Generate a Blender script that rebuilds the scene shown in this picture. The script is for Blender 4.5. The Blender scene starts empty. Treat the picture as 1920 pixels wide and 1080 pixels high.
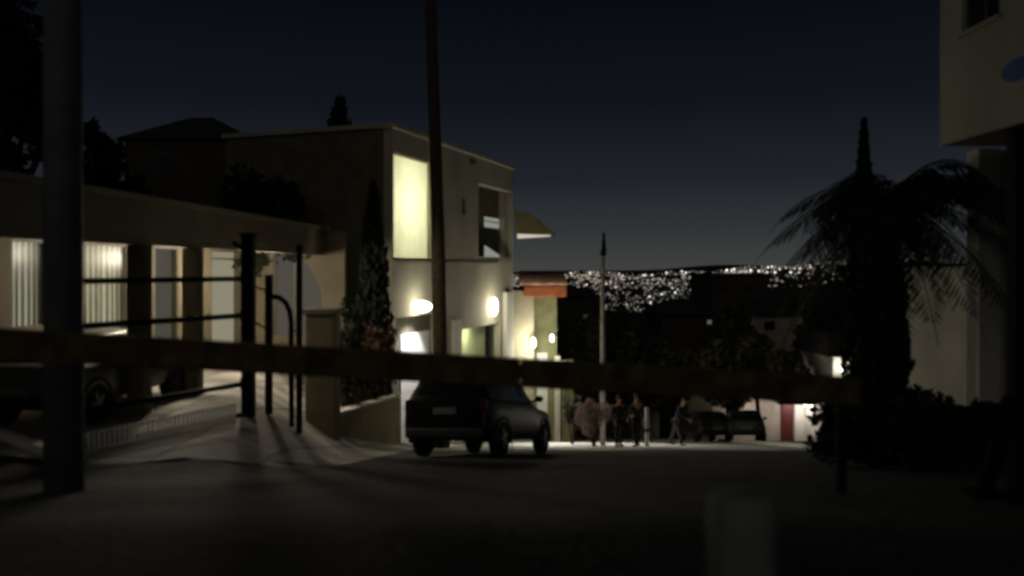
import bpy, bmesh, math, random
from mathutils import Vector, Matrix, noise
R = math.radians
F = 1500.0          # focal length measured in pixels of a 1920 wide frame
HY = 505.0          # row of the true horizon
sc = bpy.context.scene
COL = sc.collection
# ---------------------------------------------------------------- camera
cd = bpy.data.cameras.new('camera'); cam = bpy.data.objects.new('camera', cd); COL.objects.link(cam)
cam.location = (0, 0, 0); cam.rotation_euler = (R(90), 0, 0)
cd.sensor_width = 36; cd.lens = 36 * F / 1920; cd.shift_y = -35 / 1920
cd.clip_start = 0.1; cd.clip_end = 60000
cd.dof.use_dof = True; cd.dof.focus_distance = 120.0; cd.dof.aperture_fstop = 0.62
sc.camera = cam
# ---------------------------------------------------------------- night sky: last twilight plus the city's glow near the horizon
w = bpy.data.worlds.new('World'); sc.world = w; w.use_nodes = True
nt = w.node_tree; nt.nodes.clear()
out = nt.nodes.new('ShaderNodeOutputWorld'); bg = nt.nodes.new('ShaderNodeBackground')
sky = nt.nodes.new('ShaderNodeTexSky'); sky.sky_type = 'NISHITA'; sky.sun_disc = False
sky.sun_elevation = R(-5); sky.sun_rotation = R(200)
tc = nt.nodes.new('ShaderNodeTexCoord'); sp = nt.nodes.new('ShaderNodeSeparateXYZ')
nt.links.new(tc.outputs['Generated'], sp.inputs[0])
cr = nt.nodes.new('ShaderNodeValToRGB'); nt.links.new(sp.outputs['Z'], cr.inputs[0])
stops = [(0.0, (.052, .053, .050)), (.012, (.046, .049, .048)), (.05, (.030, .034, .037)), (.11, (.0140, .0170, .0220)),
         (.20, (.0056, .0072, .0105)), (.32, (.0024, .0031, .0062)), (.55, (.0016, .0020, .0040)), (1, (.0018, .002, .004))]
e = cr.color_ramp.elements
e[0].position = 0; e[0].color = (*stops[0][1], 1); e[1].position = 1; e[1].color = (*stops[-1][1], 1)
for p, c in stops[1:-1]:
    k = e.new(p); k.color = (*c, 1)
mx = nt.nodes.new('ShaderNodeMixRGB'); mx.blend_type = 'ADD'; mx.inputs[0].default_value = 0.02
nt.links.new(cr.outputs[0], mx.inputs[1]); nt.links.new(sky.outputs[0], mx.inputs[2])
nt.links.new(mx.outputs[0], bg.inputs[0]); bg.inputs[1].default_value = 1.0
nt.links.new(bg.outputs[0], out.inputs[0])
# one weak, broad light from behind the camera added as fill for the dim facades
sd = bpy.data.lights.new('fill_sun', 'SUN'); so = bpy.data.objects.new('fill_sun', sd); COL.objects.link(so)
sd.energy = 0.075; sd.angle = R(40); sd.color = (1.0, .93, .78)
so.rotation_euler = (R(62), 0, R(-8))
sc.view_settings.view_transform = 'Standard'; sc.view_settings.look = 'None'
sc.view_settings.exposure = 0; sc.view_settings.gamma = 1; sc.view_settings.use_curve_mapping = False
sc.cycles.filter_width = 3.2
sc.cycles.max_bounces = 5

# ---------------------------------------------------------------- helpers
def P(px, py, d): return Vector(((px - 960) / F * d, d, -(py - HY) / F * d))
def smooth(a, b, v):
    t = min(1, max(0, (v - a) / (b - a))); return t * t * (3 - 2 * t)
def road_z(y):
    if y < 5: return -1.6
    return -(0.6 + 0.2 * y)
def ground_z(x, y):
    r = road_z(y)
    if y > 700:
        r = -(0.6 + 140)
    if y > 300:
        t = smooth(300, 1400, y); r = -60.6 - 110 * t
    if y > 9000:
        side = min(1.4, max(-.6, (x / y + .02) / .35))
        r += smooth(9000, 15000, y) * (70 + 190 * side) * (1 + .15 * math.sin(x / y * 31))
    if y < 60:
        # level forecourt on the left, garden terrace on the right
        if y > 13: x0 = -4.5 - .35 * (min(y, 26) - 13)
        else: x0 = -4.5 + .0 * (13 - y)
        s = smooth(x0, -2.9 if y > 12 else -2.9 - .35 * (12 - y), x)
        f = -2.55 if y < 26 else -2.55 - (y - 26) * .2
        if y < 12.6: f = max(f, r) if y < 9.7 else f
        k = smooth(48, 60, y)
        r = r * (s + (1 - s) * k) + f * (1 - s) * (1 - k)
        g = smooth(8.4 + .07 * y, 10 + .07 * y, x) * smooth(11, 14, y) * (1 - smooth(21, 28, y))
        r = r * (1 - g) + -2.9 * g
    return r
_mats = {}
def nodes_of(m):
    m.use_nodes = True; n = m.node_tree; n.nodes.clear()
    o = n.nodes.new('ShaderNodeOutputMaterial'); return n, o
def mat(name, col, rough=.8, var=.18, scale=2.0, bump=.15, metal=0.0, spec=.4, col2=None):
    if name in _mats: return _mats[name]
    m = bpy.data.materials.new(name); n, o = nodes_of(m)
    b = n.nodes.new('ShaderNodeBsdfPrincipled'); n.links.new(b.outputs[0], o.inputs[0])
    t = n.nodes.new('ShaderNodeTexCoord'); a = n.nodes.new('ShaderNodeTexNoise')
    a.inputs['Scale'].default_value = scale; a.inputs['Detail'].default_value = 8
    n.links.new(t.outputs['Object'], a.inputs['Vector'])
    r = n.nodes.new('ShaderNodeValToRGB'); n.links.new(a.outputs['Fac'], r.inputs[0])
    c2 = col2 or tuple(c * (1 + var) for c in col)
    r.color_ramp.elements[0].position = .35; r.color_ramp.elements[1].position = .68
    r.color_ramp.elements[0].color = (*[c * (1 - var) for c in col], 1); r.color_ramp.elements[1].color = (*c2, 1)
    n.links.new(r.outputs[0], b.inputs['Base Color'])
    b.inputs['Roughness'].default_value = rough; b.inputs['Metallic'].default_value = metal
    b.inputs['Specular IOR Level'].default_value = spec
    if bump:
        a2 = n.nodes.new('ShaderNodeTexNoise'); a2.inputs['Scale'].default_value = scale * 9; a2.inputs['Detail'].default_value = 5
        n.links.new(t.outputs['Object'], a2.inputs['Vector'])
        bp = n.nodes.new('ShaderNodeBump'); bp.inputs['Strength'].default_value = bump; bp.inputs['Distance'].default_value = .03
        n.links.new(a2.outputs['Fac'], bp.inputs['Height']); n.links.new(bp.outputs[0], b.inputs['Normal'])
    _mats[name] = m; return m
def emit(name, col, s):
    if name in _mats: return _mats[name]
    m = bpy.data.materials.new(name); n, o = nodes_of(m)
    b = n.nodes.new('ShaderNodeEmission'); b.inputs[0].default_value = (*col, 1); b.inputs[1].default_value = s
    n.links.new(b.outputs[0], o.inputs[0]); _mats[name] = m; return m
def curtain_mat(name, col, scale=3.0):
    """thin cloth that passes the light of the room behind it"""
    m = bpy.data.materials.new(name); n, o = nodes_of(m)
    a = n.nodes.new('ShaderNodeBsdfTranslucent'); b = n.nodes.new('ShaderNodeBsdfDiffuse'); mixn = n.nodes.new('ShaderNodeMixShader')
    mixn.inputs[0].default_value = .25
    t = n.nodes.new('ShaderNodeTexCoord'); x = n.nodes.new('ShaderNodeTexNoise'); x.inputs['Scale'].default_value = scale
    n.links.new(t.outputs['Object'], x.inputs['Vector'])
    r = n.nodes.new('ShaderNodeValToRGB'); n.links.new(x.outputs['Fac'], r.inputs[0])
    r.color_ramp.elements[0].color = (*[c * .86 for c in col], 1); r.color_ramp.elements[1].color = (*col, 1)
    n.links.new(r.outputs[0], a.inputs[0]); n.links.new(r.outputs[0], b.inputs[0])
    n.links.new(a.outputs[0], mixn.inputs[1]); n.links.new(b.outputs[0], mixn.inputs[2]); n.links.new(mixn.outputs[0], o.inputs[0])
    return m
def glass_mat(name):
    m = bpy.data.materials.new(name); n, o = nodes_of(m)
    a = n.nodes.new('ShaderNodeBsdfTransparent'); a.inputs[0].default_value = (.93, .95, .93, 1)
    b = n.nodes.new('ShaderNodeBsdfGlossy'); b.inputs['Roughness'].default_value = .25
    mixn = n.nodes.new('ShaderNodeMixShader'); fr = n.nodes.new('ShaderNodeFresnel'); fr.inputs[0].default_value = 1.45
    gq = n.nodes.new('ShaderNodeNewGeometry'); iv = n.nodes.new('ShaderNodeMath'); iv.operation = 'SUBTRACT'; iv.inputs[0].default_value = 1
    mu = n.nodes.new('ShaderNodeMath'); mu.operation = 'MULTIPLY'; n.links.new(gq.outputs['Backfacing'], iv.inputs[1]); n.links.new(iv.outputs[0], mu.inputs[0]); n.links.new(fr.outputs[0], mu.inputs[1])
    mu2 = n.nodes.new('ShaderNodeMath'); mu2.operation = 'MULTIPLY'; mu2.inputs[1].default_value = .3; n.links.new(mu.outputs[0], mu2.inputs[0]); n.links.new(mu2.outputs[0], mixn.inputs[0]); n.links.new(a.outputs[0], mixn.inputs[1]); n.links.new(b.outputs[0], mixn.inputs[2])
    n.links.new(mixn.outputs[0], o.inputs[0]); return m

M = {
 'asphalt': mat('asphalt', (.046, .048, .046), .9, .45, 1.6, 1.0),
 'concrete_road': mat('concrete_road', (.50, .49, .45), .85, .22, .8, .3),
 'paving': mat('paving', (.38, .365, .34), .8, .45, .9, .3),
 'kerb': mat('kerb', (.42, .41, .38), .8, .2, 3, .2),
 'soil': mat('soil', (.035, .035, .025), .95, .4, .6, .5),
 'cream': mat('cream_plaster', (.42, .38, .28), .85, .1, .9, .15),
 'house': mat('house_plaster', (.40, .375, .30), .85, .12, .7, .15),
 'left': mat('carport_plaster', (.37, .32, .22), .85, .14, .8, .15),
 'white_wall': mat('white_plaster', (.66, .64, .58), .85, .08, 1, .1),
 'right': mat('right_plaster', (.38, .38, .31), .85, .1, .8, .15),
 'grey_wall': mat('grey_plaster', (.42, .41, .36), .9, .16, .8, .2),
 'yellow_wall': mat('ochre_plaster', (.38, .31, .14), .85, .15, 1.2, .2),
 'green_wall': mat('green_plaster', (.32, .36, .20), .8, .12, 1, .1),
 'terracotta': mat('terracotta', (.45, .14, .06), .8, .25, 3, .4),
 'pink_wall': mat('pink_plaster', (.44, .38, .33), .85, .12, 1, .1),
 'dark_wall': mat('far_wall', (.07, .055, .04), .9, .2, .5, .2),
 'roof': mat('roof_felt', (.05, .045, .04), .9, .2, 1, .2),
 'white_door': mat('white_door', (.75, .75, .74), .5, .03, 1, .02),
 'red_door': mat('red_door', (.10, .018, .018), .5, .1, 3, .05),
 'wood': mat('dark_wood', (.12, .082, .03), .8, .5, 5, .4),
 'pole_wood': mat('pole_wood', (.07, .055, .03), .85, .35, 5, .4),
 'pole_concrete': mat('pole_concrete', (.15, .16, .165), .85, .18, 4, .3),
 'bollard': mat('bollard_concrete', (.26, .265, .25), .8, .2, 6, .3),
 'iron': mat('black_iron', (.008, .007, .005), .8, .2, 8, .1, .0, .15),
 'lamp_metal': mat('galvanised', (.42, .40, .36), .55, .1, 5, .05, .2),
 'frame': mat('window_frame', (.10, .09, .06), .6, .1, 5, .05),
 'tyre': mat('tyre', (.008, .008, .008), .85, .1, 20, .2),
 'rim': mat('rim', (.12, .12, .12), .35, .05, 5, 0, .8),
 'black_paint': mat('black_paint', (.003, .003, .0032), .3, .05, 2, 0, .0, .22),
 'grey_paint': mat('grey_paint', (.014, .015, .015), .45, .05, 2, 0, .1, .35),
 'silver_paint': mat('silver_paint', (.09, .09, .09), .35, .05, 2, 0, .5, .5),
 'dark_paint': mat('dark_far_paint', (.03, .032, .03), .3, .05, 2, 0, .3, .5),
 'car_glass': mat('car_glass', (.008, .009, .010), .14, .05, 1, 0, 0, .8),
 'tail': mat('tail_lens', (.05, .004, .003), .2, .1, 8, 0),
 'head': mat('head_lens', (.45, .46, .46), .12, .1, 8, 0, .2, .8),
 'plate': mat('plate', (.13, .13, .125), .5, .05, 8, 0),
 'trim': mat('black_trim', (.008, .008, .008), .6, .1, 8, .05),
 'bark': mat('bark', (.045, .034, .022), .95, .3, 6, .6),
 'leaf': mat('leaf_dark', (.030, .040, .014), .75, .45, 1.5, 0),
 'leaf2': mat('leaf_olive', (.055, .052, .016), .75, .45, 1.5, 0),
 'leaf_black': mat('leaf_cypress', (.010, .015, .007), .85, .4, 1.5, 0),
 'palm': mat('palm_leaf', (.020, .026, .012), .7, .4, 2, 0),
 'bloom': mat('pink_bloom', (.36, .25, .24), .8, .35, 2, 0),
 'red_leaf': mat('reddish_leaf', (.075, .035, .022), .8, .5, 2, 0),
 'skin': mat('skin', (.34, .20, .13), .6, .06, 6, 0),
 'hair': mat('hair', (.012, .009, .007), .7, .2, 30, .2),
 'cloth_dark': mat('dark_cloth', (.010, .011, .011), .9, .2, 10, .2),
 'cloth_navy': mat('navy_cloth', (.014, .018, .022), .9, .2, 10, .2),
 'cloth_grey': mat('grey_cloth', (.05, .05, .045), .9, .2, 10, .2),
 'blue': mat('blue_enamel', (.05, .13, .40), .5, .05, 4, 0),
 'glass': glass_mat('window_glass'),
}
def joints(m, size, dark, width=.02):
    n = m.node_tree; b = next(x for x in n.nodes if x.type == 'BSDF_PRINCIPLED'); src = b.inputs['Base Color'].links[0].from_socket
    t = n.nodes.new('ShaderNodeTexCoord'); br = n.nodes.new('ShaderNodeTexBrick'); br.inputs['Scale'].default_value = 1
    br.inputs['Brick Width'].default_value = size[0]; br.inputs['Row Height'].default_value = size[1]; br.inputs['Mortar Size'].default_value = width; br.offset = .0
    br.inputs['Color1'].default_value = (1, 1, 1, 1); br.inputs['Color2'].default_value = (.78, .78, .76, 1); br.inputs['Mortar'].default_value = (dark, dark, dark, 1)
    n.links.new(t.outputs['Object'], br.inputs['Vector']); mu = n.nodes.new('ShaderNodeMixRGB'); mu.blend_type = 'MULTIPLY'; mu.inputs[0].default_value = 1
    n.links.new(src, mu.inputs[1]); n.links.new(br.outputs['Color'], mu.inputs[2]); n.links.new(mu.outputs[0], b.inputs['Base Color'])
def cracks(m):
    n = m.node_tree; b = next(x for x in n.nodes if x.type == 'BSDF_PRINCIPLED'); src = b.inputs['Base Color'].links[0].from_socket
    t = n.nodes.new('ShaderNodeTexCoord'); nz = n.nodes.new('ShaderNodeTexNoise'); nz.inputs['Scale'].default_value = 1.1; n.links.new(t.outputs['Object'], nz.inputs['Vector'])
    ad = n.nodes.new('ShaderNodeMixRGB'); ad.blend_type = 'ADD'; ad.inputs[0].default_value = 1.2; n.links.new(t.outputs['Object'], ad.inputs[1]); n.links.new(nz.outputs['Color'], ad.inputs[2])
    vo = n.nodes.new('ShaderNodeTexVoronoi'); vo.feature = 'DISTANCE_TO_EDGE'; vo.inputs['Scale'].default_value = .45; n.links.new(ad.outputs[0], vo.inputs['Vector'])
    cr_ = n.nodes.new('ShaderNodeValToRGB'); cr_.color_ramp.elements[0].position = .004; cr_.color_ramp.elements[1].position = .016; cr_.color_ramp.elements[0].color = (.2, .2, .2, 1)
    n.links.new(vo.outputs['Distance'], cr_.inputs[0]); mu = n.nodes.new('ShaderNodeMixRGB'); mu.blend_type = 'MULTIPLY'; mu.inputs[0].default_value = 1
    n.links.new(src, mu.inputs[1]); n.links.new(cr_.outputs[0], mu.inputs[2]); n.links.new(mu.outputs[0], b.inputs['Base Color'])
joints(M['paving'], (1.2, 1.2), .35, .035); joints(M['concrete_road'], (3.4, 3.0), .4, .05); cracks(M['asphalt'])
def tag(o, label=None, cat=None, group=None, kind=None):
    if label: o['label'] = label
    if cat: o['category'] = cat
    if group: o['group'] = group
    if kind: o['kind'] = kind
    return o
def empty(name, loc=(0, 0, 0), rz=0, **k):
    o = bpy.data.objects.new(name, None); COL.objects.link(o); o.location = loc; o.rotation_euler = (0, 0, rz)
    o.empty_display_size = .3; return tag(o, **k)
def link(name, bm, m, parent=None, smoothit=False, bevel=0, world=True):
    """bmesh in world coordinates -> object; kept in place under its parent"""
    me = bpy.data.meshes.new(name)
    if parent is not None and world:
        bmesh.ops.transform(bm, matrix=wm(parent).inverted(), verts=bm.verts)
    bm.normal_update(); bm.to_mesh(me); bm.free()
    for mm in (m if isinstance(m, (list, tuple)) else [m]): me.materials.append(mm)
    if smoothit:
        for p in me.polygons: p.use_smooth = True
    o = bpy.data.objects.new(name, me); COL.objects.link(o)
    if parent is not None: o.parent = parent
    if bevel:
        b = o.modifiers.new('bevel', 'BEVEL'); b.width = bevel; b.segments = 2; b.limit_method = 'ANGLE'
    return o
def wm(o):
    m = Matrix.LocRotScale(o.location, o.rotation_euler, o.scale)
    return wm(o.parent) @ m if o.parent else m
def box(bm, lo, hi, M4=None):
    lo = Vector(lo); hi = Vector(hi)
    vs = [bm.verts.new(Vector((x, y, z)) if M4 is None else M4 @ Vector((x, y, z))) for x in (lo.x, hi.x) for y in (lo.y, hi.y) for z in (lo.z, hi.z)]
    for f in ((0, 1, 3, 2), (4, 6, 7, 5), (0, 4, 5, 1), (2, 3, 7, 6), (0, 2, 6, 4), (1, 5, 7, 3)): bm.faces.new([vs[i] for i in f])
def hexa(bm, b4, t4):
    """solid between two quads given in the same order"""
    vb = [bm.verts.new(p) for p in b4]; vt = [bm.verts.new(p) for p in t4]
    n = len(vb); bm.faces.new(vb[::-1]); bm.faces.new(vt)
    for i in range(n): bm.faces.new((vb[i], vb[(i + 1) % n], vt[(i + 1) % n], vt[i]))
def tube(bm, pts, rad, n=10, cap=True):
    pts = [Vector(p) for p in pts]
    if not hasattr(rad, '__len__'): rad = [rad] * len(pts)
    rings = []
    for i, p in enumerate(pts):
        t = (pts[min(i + 1, len(pts) - 1)] - pts[max(i - 1, 0)]).normalized()
        u = t.cross(Vector((0, 0, 1)))
        if u.length < 1e-3: u = Vector((1, 0, 0))
        u.normalize(); v = t.cross(u).normalized()
        rings.append([bm.verts.new(p + rad[i] * (math.cos(a) * u + math.sin(a) * v)) for a in [2 * math.pi * k / n for k in range(n)]])
    for a, b in zip(rings, rings[1:]):
        for k in range(n): bm.faces.new((a[k], a[(k + 1) % n], b[(k + 1) % n], b[k]))
    if cap: bm.faces.new(rings[0][::-1]); bm.faces.new(rings[-1])
def ball(bm, c, r, sub=2, sc3=(1, 1, 1)):
    bmesh.ops.create_icosphere(bm, subdivisions=sub, radius=r, matrix=Matrix.Translation(c) @ Matrix.Diagonal((*sc3, 1)))
def frame_of(p0, dr):
    """local frame: X along the wall, Y into the building, Z up"""
    d = Vector((dr[0], dr[1], 0)).normalized(); nrm = Vector((-d.y, d.x, 0))
    m = Matrix(((d.x, nrm.x, 0, p0[0]), (d.y, nrm.y, 0, p0[1]), (0, 0, 1, 0), (0, 0, 0, 1)))
    return m
def on_wall(m4, px, py):
    """wall coordinates (s, z) where the sight line of a measured point meets the wall"""
    inv = m4.inverted(); o = inv @ Vector((0, 0, 0)); d = (inv.to_3x3() @ Vector(((px - 960) / F, 1, -(py - HY) / F)))
    t = -o.y / d.y; q = o + d * t; return q.x, q.z
def wall_panel(bm, m4, s0, s1, z0, z1, th, holes=()):
    """holes: (sa, sb, za, zb)"""
    xs = sorted({s0, s1, *[h[0] for h in holes], *[h[1] for h in holes]}); zs = sorted({z0, z1, *[h[2] for h in holes], *[h[3] for h in holes]})
    xs = [x for x in xs if s0 <= x <= s1]; zs = [z for z in zs if z0 <= z <= z1]
    for a, b in zip(xs, xs[1:]):
        run = None
        for c, d in zip(zs, zs[1:]):
            mxs, mz = (a + b) / 2, (c + d) / 2
            solid = not any(h[0] < mxs < h[1] and h[2] < mz < h[3] for h in holes)
            if solid: run = (run[0], d) if run else (c, d)
            if (not solid or d == zs[-1]) and run:
                box(bm, (a, 0, run[0]), (b, th, run[1]), m4); run = None
def point(name, loc, power, col=(1, .9, .68), r=.12, parent=None):
    l = bpy.data.lights.new(name, 'POINT'); l.energy = power; l.color = col; l.shadow_soft_size = r
    o = bpy.data.objects.new(name, l); COL.objects.link(o); o.location = loc; return o

def spot(name, loc, to, power, col, deg, blend=.8):
    l = bpy.data.lights.new(name, 'SPOT'); l.energy = power; l.color = col; l.spot_size = R(deg); l.spot_blend = blend; l.shadow_soft_size = .1
    o = bpy.data.objects.new(name, l); COL.objects.link(o); o.location = loc; o.rotation_euler = (Vector(to) - Vector(loc)).to_track_quat('-Z', 'Y').to_euler(); return o
# ---------------------------------------------------------------- ground sheet out to the horizon
def build_ground():
    bm = bmesh.new(); angs = [a * .6 for a in range(-70, 71)]; angs = [a for a in angs] + [45 + i * 9 for i in range(0, 31)]
    rs = [.6]
    while rs[-1] < 26000: rs.append(rs[-1] * 1.032)
    rows = []
    for r in rs:
        row = []
        for a in angs:
            x = r * math.sin(R(a)); y = r * math.cos(R(a)); row.append(bm.verts.new((x, y, ground_z(x, y) - .04)))
        rows.append(row)
    n = len(angs)
    for a, b in zip(rows, rows[1:]):
        for k in range(n): bm.faces.new((a[k], a[(k + 1) % n], b[(k + 1) % n], b[k]))
    bm.faces.new(rows[0][::-1])
    return tag(link('ground', bm, M['soil'], smoothit=True), kind='structure')
build_ground()
def drape(name, m, left, right, ys, off, nx=24):
    bm = bmesh.new(); rows = []
    for y in ys:
        l, r = left(y), right(y)
        rows.append([bm.verts.new((l + (r - l) * k / nx, y, ground_z(l + (r - l) * k / nx, y) + off)) for k in range(nx + 1)])
    for a, b in zip(rows, rows[1:]):
        for k in range(nx): bm.faces.new((a[k], a[k + 1], b[k + 1], b[k]))
    return tag(link(name, bm, m, smoothit=True), kind='structure')
def fr(a, b, st):
    o = []; v = a
    while v < b: o.append(v); v += st
    return o + [b]
drape('road', M['asphalt'], lambda y: -7.8 if y < 9 else -2.7 - .0 * y if y > 12.5 else -7.8 + (y - 9) * 1.457, lambda y: 7.4 + .073 * y, fr(-12, 22.4, .4), .012, 40)
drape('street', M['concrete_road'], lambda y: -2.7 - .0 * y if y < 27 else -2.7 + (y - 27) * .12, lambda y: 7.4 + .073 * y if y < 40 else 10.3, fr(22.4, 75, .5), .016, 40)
drape('forecourt', M['paving'], lambda y: max(-15, -5.4 - (y - 10.4) * 3.2) if y < 13.4 else -15, lambda y: -5.0 + (y - 10.4) * 1.6 if y < 11.8 else -2.76, fr(10.4, 25.4, .35), .022, 40)
drape('pavement', M['kerb'], lambda y: 7.5 + .073 * y, lambda y: 9.2 + .073 * y, fr(3, 40, .5), .05, 8)
# kerbs
def kerb(name, pts, label, wd=.16, h=.13):
    bm = bmesh.new(); prev = None
    for i, (x, y) in enumerate(pts):
        a = Vector(pts[min(i + 1, len(pts) - 1)]) - Vector(pts[max(i - 1, 0)]); a.normalize(); nrm = Vector((-a.y, a.x)) * wd / 2
        z = ground_z(x, y)
        ring = [bm.verts.new((x + s * nrm.x, y + s * nrm.y, z + q)) for s, q in ((-1, -.08), (-1, h), (1, h), (1, -.08))]
        if prev:
            for k in range(4): bm.faces.new((prev[k], prev[(k + 1) % 4], ring[(k + 1) % 4], ring[k]))
        prev = ring
    return tag(link(name, bm, M['white_wall'], bevel=.015), kind='structure')
def seg(a, b, n): return [(a[0] + (b[0] - a[0]) * i / n, a[1] + (b[1] - a[1]) * i / n) for i in range(n + 1)]
kerb('kerb', seg((-9.6, 13.6), (-5.5, 10.25), 14), '')
kerb('kerb', seg((7.48 + .22, 3), (7.48 + 2.9, 40), 60), '')

# ---------------------------------------------------------------- city in the plain and on the far slope
random.seed(4)
def city():
    bm = bmesh.new()
    def light(px, py, d, s, mi):
        p = P(px, py, d); p.z = max(p.z, -400); n0 = len(bm.faces)
        r = bmesh.ops.create_icosphere(bm, subdivisions=1, radius=s * d / F / 2, matrix=Matrix.Translation(p))
        for v in r['verts']:
            for f in v.link_faces: f.material_index = mi
    top = lambda px: 513 + 3 * math.sin(px / 37) if px < 1230 else 513 - (px - 1230) / 300 * 18 + 2 * math.sin(px / 23)
    for i in range(1000):     # the bright line of the far slope
        px = random.uniform(940, 1660) if i % 8 else random.uniform(1660, 1740); py = top(px) + abs(random.gauss(0, 4)) - 1
        light(px, py, random.uniform(11000, 14500), random.choice((1.0, 1.3, 1.7, 2.2)), random.choice((0, 0, 1, 1, 2, 3)))
    for i in range(2400):     # the plain
        px = random.uniform(950, 1400) if i % 7 else random.uniform(1400, 1700); t = random.random() ** 1.6
        lo = 66 if 1130 < px < 1345 else 36
        py = top(px) + 5 + t * lo
        if noise.noise(Vector((px / 28, py / 9, 3))) < -.2: continue
        d = max(2600, 255000 / (py - HY)) if py > HY + 8 else 9000
        light(px, py, min(d, 9000), random.choice((.9, 1.2, 1.6, 2.2, 3.0)), random.choice((0, 0, 1, 1, 2, 3)))
    for i in range(90):      # stronger floodlights
        px = random.uniform(1020, 1560); py = top(px) + random.random() ** 1.5 * (58 if 1140 < px < 1340 else 26)
        light(px, py, min(12000, max(2600, 255000 / max(6, py - HY))), random.uniform(3.0, 4.4), random.choice((4, 4, 5)))
    o = link('city_lights', bm, [emit('city_a', (1, .9, .75), .45), emit('city_b', (1, .84, .66), .7), emit('city_c', (.8, .92, 1), .4),
                                 emit('city_d', (1, .75, .6), .35), emit('city_e', (1, .98, .92), 2.0), emit('city_f', (1, .9, .85), 1.5)])
    tag(o, 'countless small white lights of the city spread over the far plain', 'city lights', kind='stuff')
city()

# ---------------------------------------------------------------- vegetation builders
def leafcloud(bm, c, r3, n, s, seed, clumps=14, hollow=.35):
    rnd = random.Random(seed); c = Vector(c); cl = []
    for i in range(clumps):
        v = Vector((rnd.gauss(0, 1), rnd.gauss(0, 1), rnd.gauss(0, 1))).normalized() * (hollow + (1 - hollow) * rnd.random() ** .5)
        cl.append((c + Vector((v.x * r3[0], v.y * r3[1], v.z * r3[2])) * .78, rnd.uniform(.22, .46)))
    for i in range(n):
        q, k = rnd.choice(cl)
        v = Vector((rnd.gauss(0, 1), rnd.gauss(0, 1), rnd.gauss(0, 1)));
        v = v.normalized() * rnd.random() ** .4
        p = q + Vector((v.x * r3[0], v.y * r3[1], v.z * r3[2])) * k
        a = Vector((rnd.gauss(0, 1), rnd.gauss(0, 1), rnd.gauss(0, .6))).normalized(); b = a.cross(Vector((rnd.gauss(0, 1), rnd.gauss(0, 1), rnd.gauss(0, 1)))).normalized()
        l = s * rnd.uniform(.6, 1.5)
        bm.faces.new([bm.verts.new(p + a * l), bm.verts.new(p + b * l * .45), bm.verts.new(p - a * l * .8), bm.verts.new(p - b * l * .45)])
def tree(x, y, h, r, label, group=None, m='leaf', n=2600, s=.16, z=None, trunk=.35, name='tree', seed=1, squash=1.0):
    z0 = ground_z(x, y) if z is None else z
    t = empty(name, (x, y, z0), label=label, cat='tree', group=group)
    rnd = random.Random(seed); bm = bmesh.new(); hc = h * trunk
    tube(bm, [(x, y, z0 - .2), (x + .05, y, z0 + hc * .5), (x - .03, y + .03, z0 + hc), (x, y, z0 + h * .75)], [h * .032, h * .025, h * .02, h * .006], 8)
    for k in range(6):
        a = k * 1.05 + rnd.random(); q = Vector((x, y, z0 + hc * (.9 + .15 * k / 2)))
        tube(bm, [q, q + Vector((math.cos(a) * r * .4, math.sin(a) * r * .4, h * .12)), q + Vector((math.cos(a) * r * .75, math.sin(a) * r * .75, h * .27))], [h * .012, h * .008, h * .003], 6)
    link('trunk', bm, M['bark'], t, True)
    bm = bmesh.new(); ch = (h - hc * .8) / 2
    leafcloud(bm, (x, y, z0 + h - ch), (r, r, ch * squash), n, s, seed, 16)
    link('crown', bm, M[m], t)
    return t
def cypress(x, y, z0, h, r, label, m='leaf_black', n=4200, s=.14, seed=3, name='cypress_tree', waist=None):
    t = empty(name, (x, y, z0), label=label, cat='tree'); rnd = random.Random(seed)
    bm = bmesh.new(); tube(bm, [(x, y, z0 - .2), (x, y, z0 + h * .5), (x, y, z0 + h * .9)], [.16, .1, .03], 8); link('trunk', bm, M['bark'], t, True)
    bm = bmesh.new()
    for i in range(n):
        f = rnd.random() ** .8; rr = r * (waist(f) if waist else (min(1, .35 + f * 3) * (1 - f) ** .6)) * (1 + .22 * noise.noise(Vector((f * 9, seed, 0))))
        a = rnd.random() * 6.283; q = rr * rnd.random() ** .35 * (1 + .12 * math.sin(a * 3 + f * 20))
        p = Vector((x + math.cos(a) * q, y + math.sin(a) * q, z0 + .15 + f * h * .97))
        u = Vector((math.cos(a) * .4 + rnd.gauss(0, .3), math.sin(a) * .4 + rnd.gauss(0, .3), 1)).normalized(); b = u.cross(Vector((rnd.gauss(0, 1), rnd.gauss(0, 1), 0))).normalized()
        l = s * rnd.uniform(.7, 1.6)
        bm.faces.new([bm.verts.new(p + u * l), bm.verts.new(p + b * l * .4), bm.verts.new(p - u * l * .7), bm.verts.new(p - b * l * .4)])
    link('crown', bm, M[m], t); return t
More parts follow.
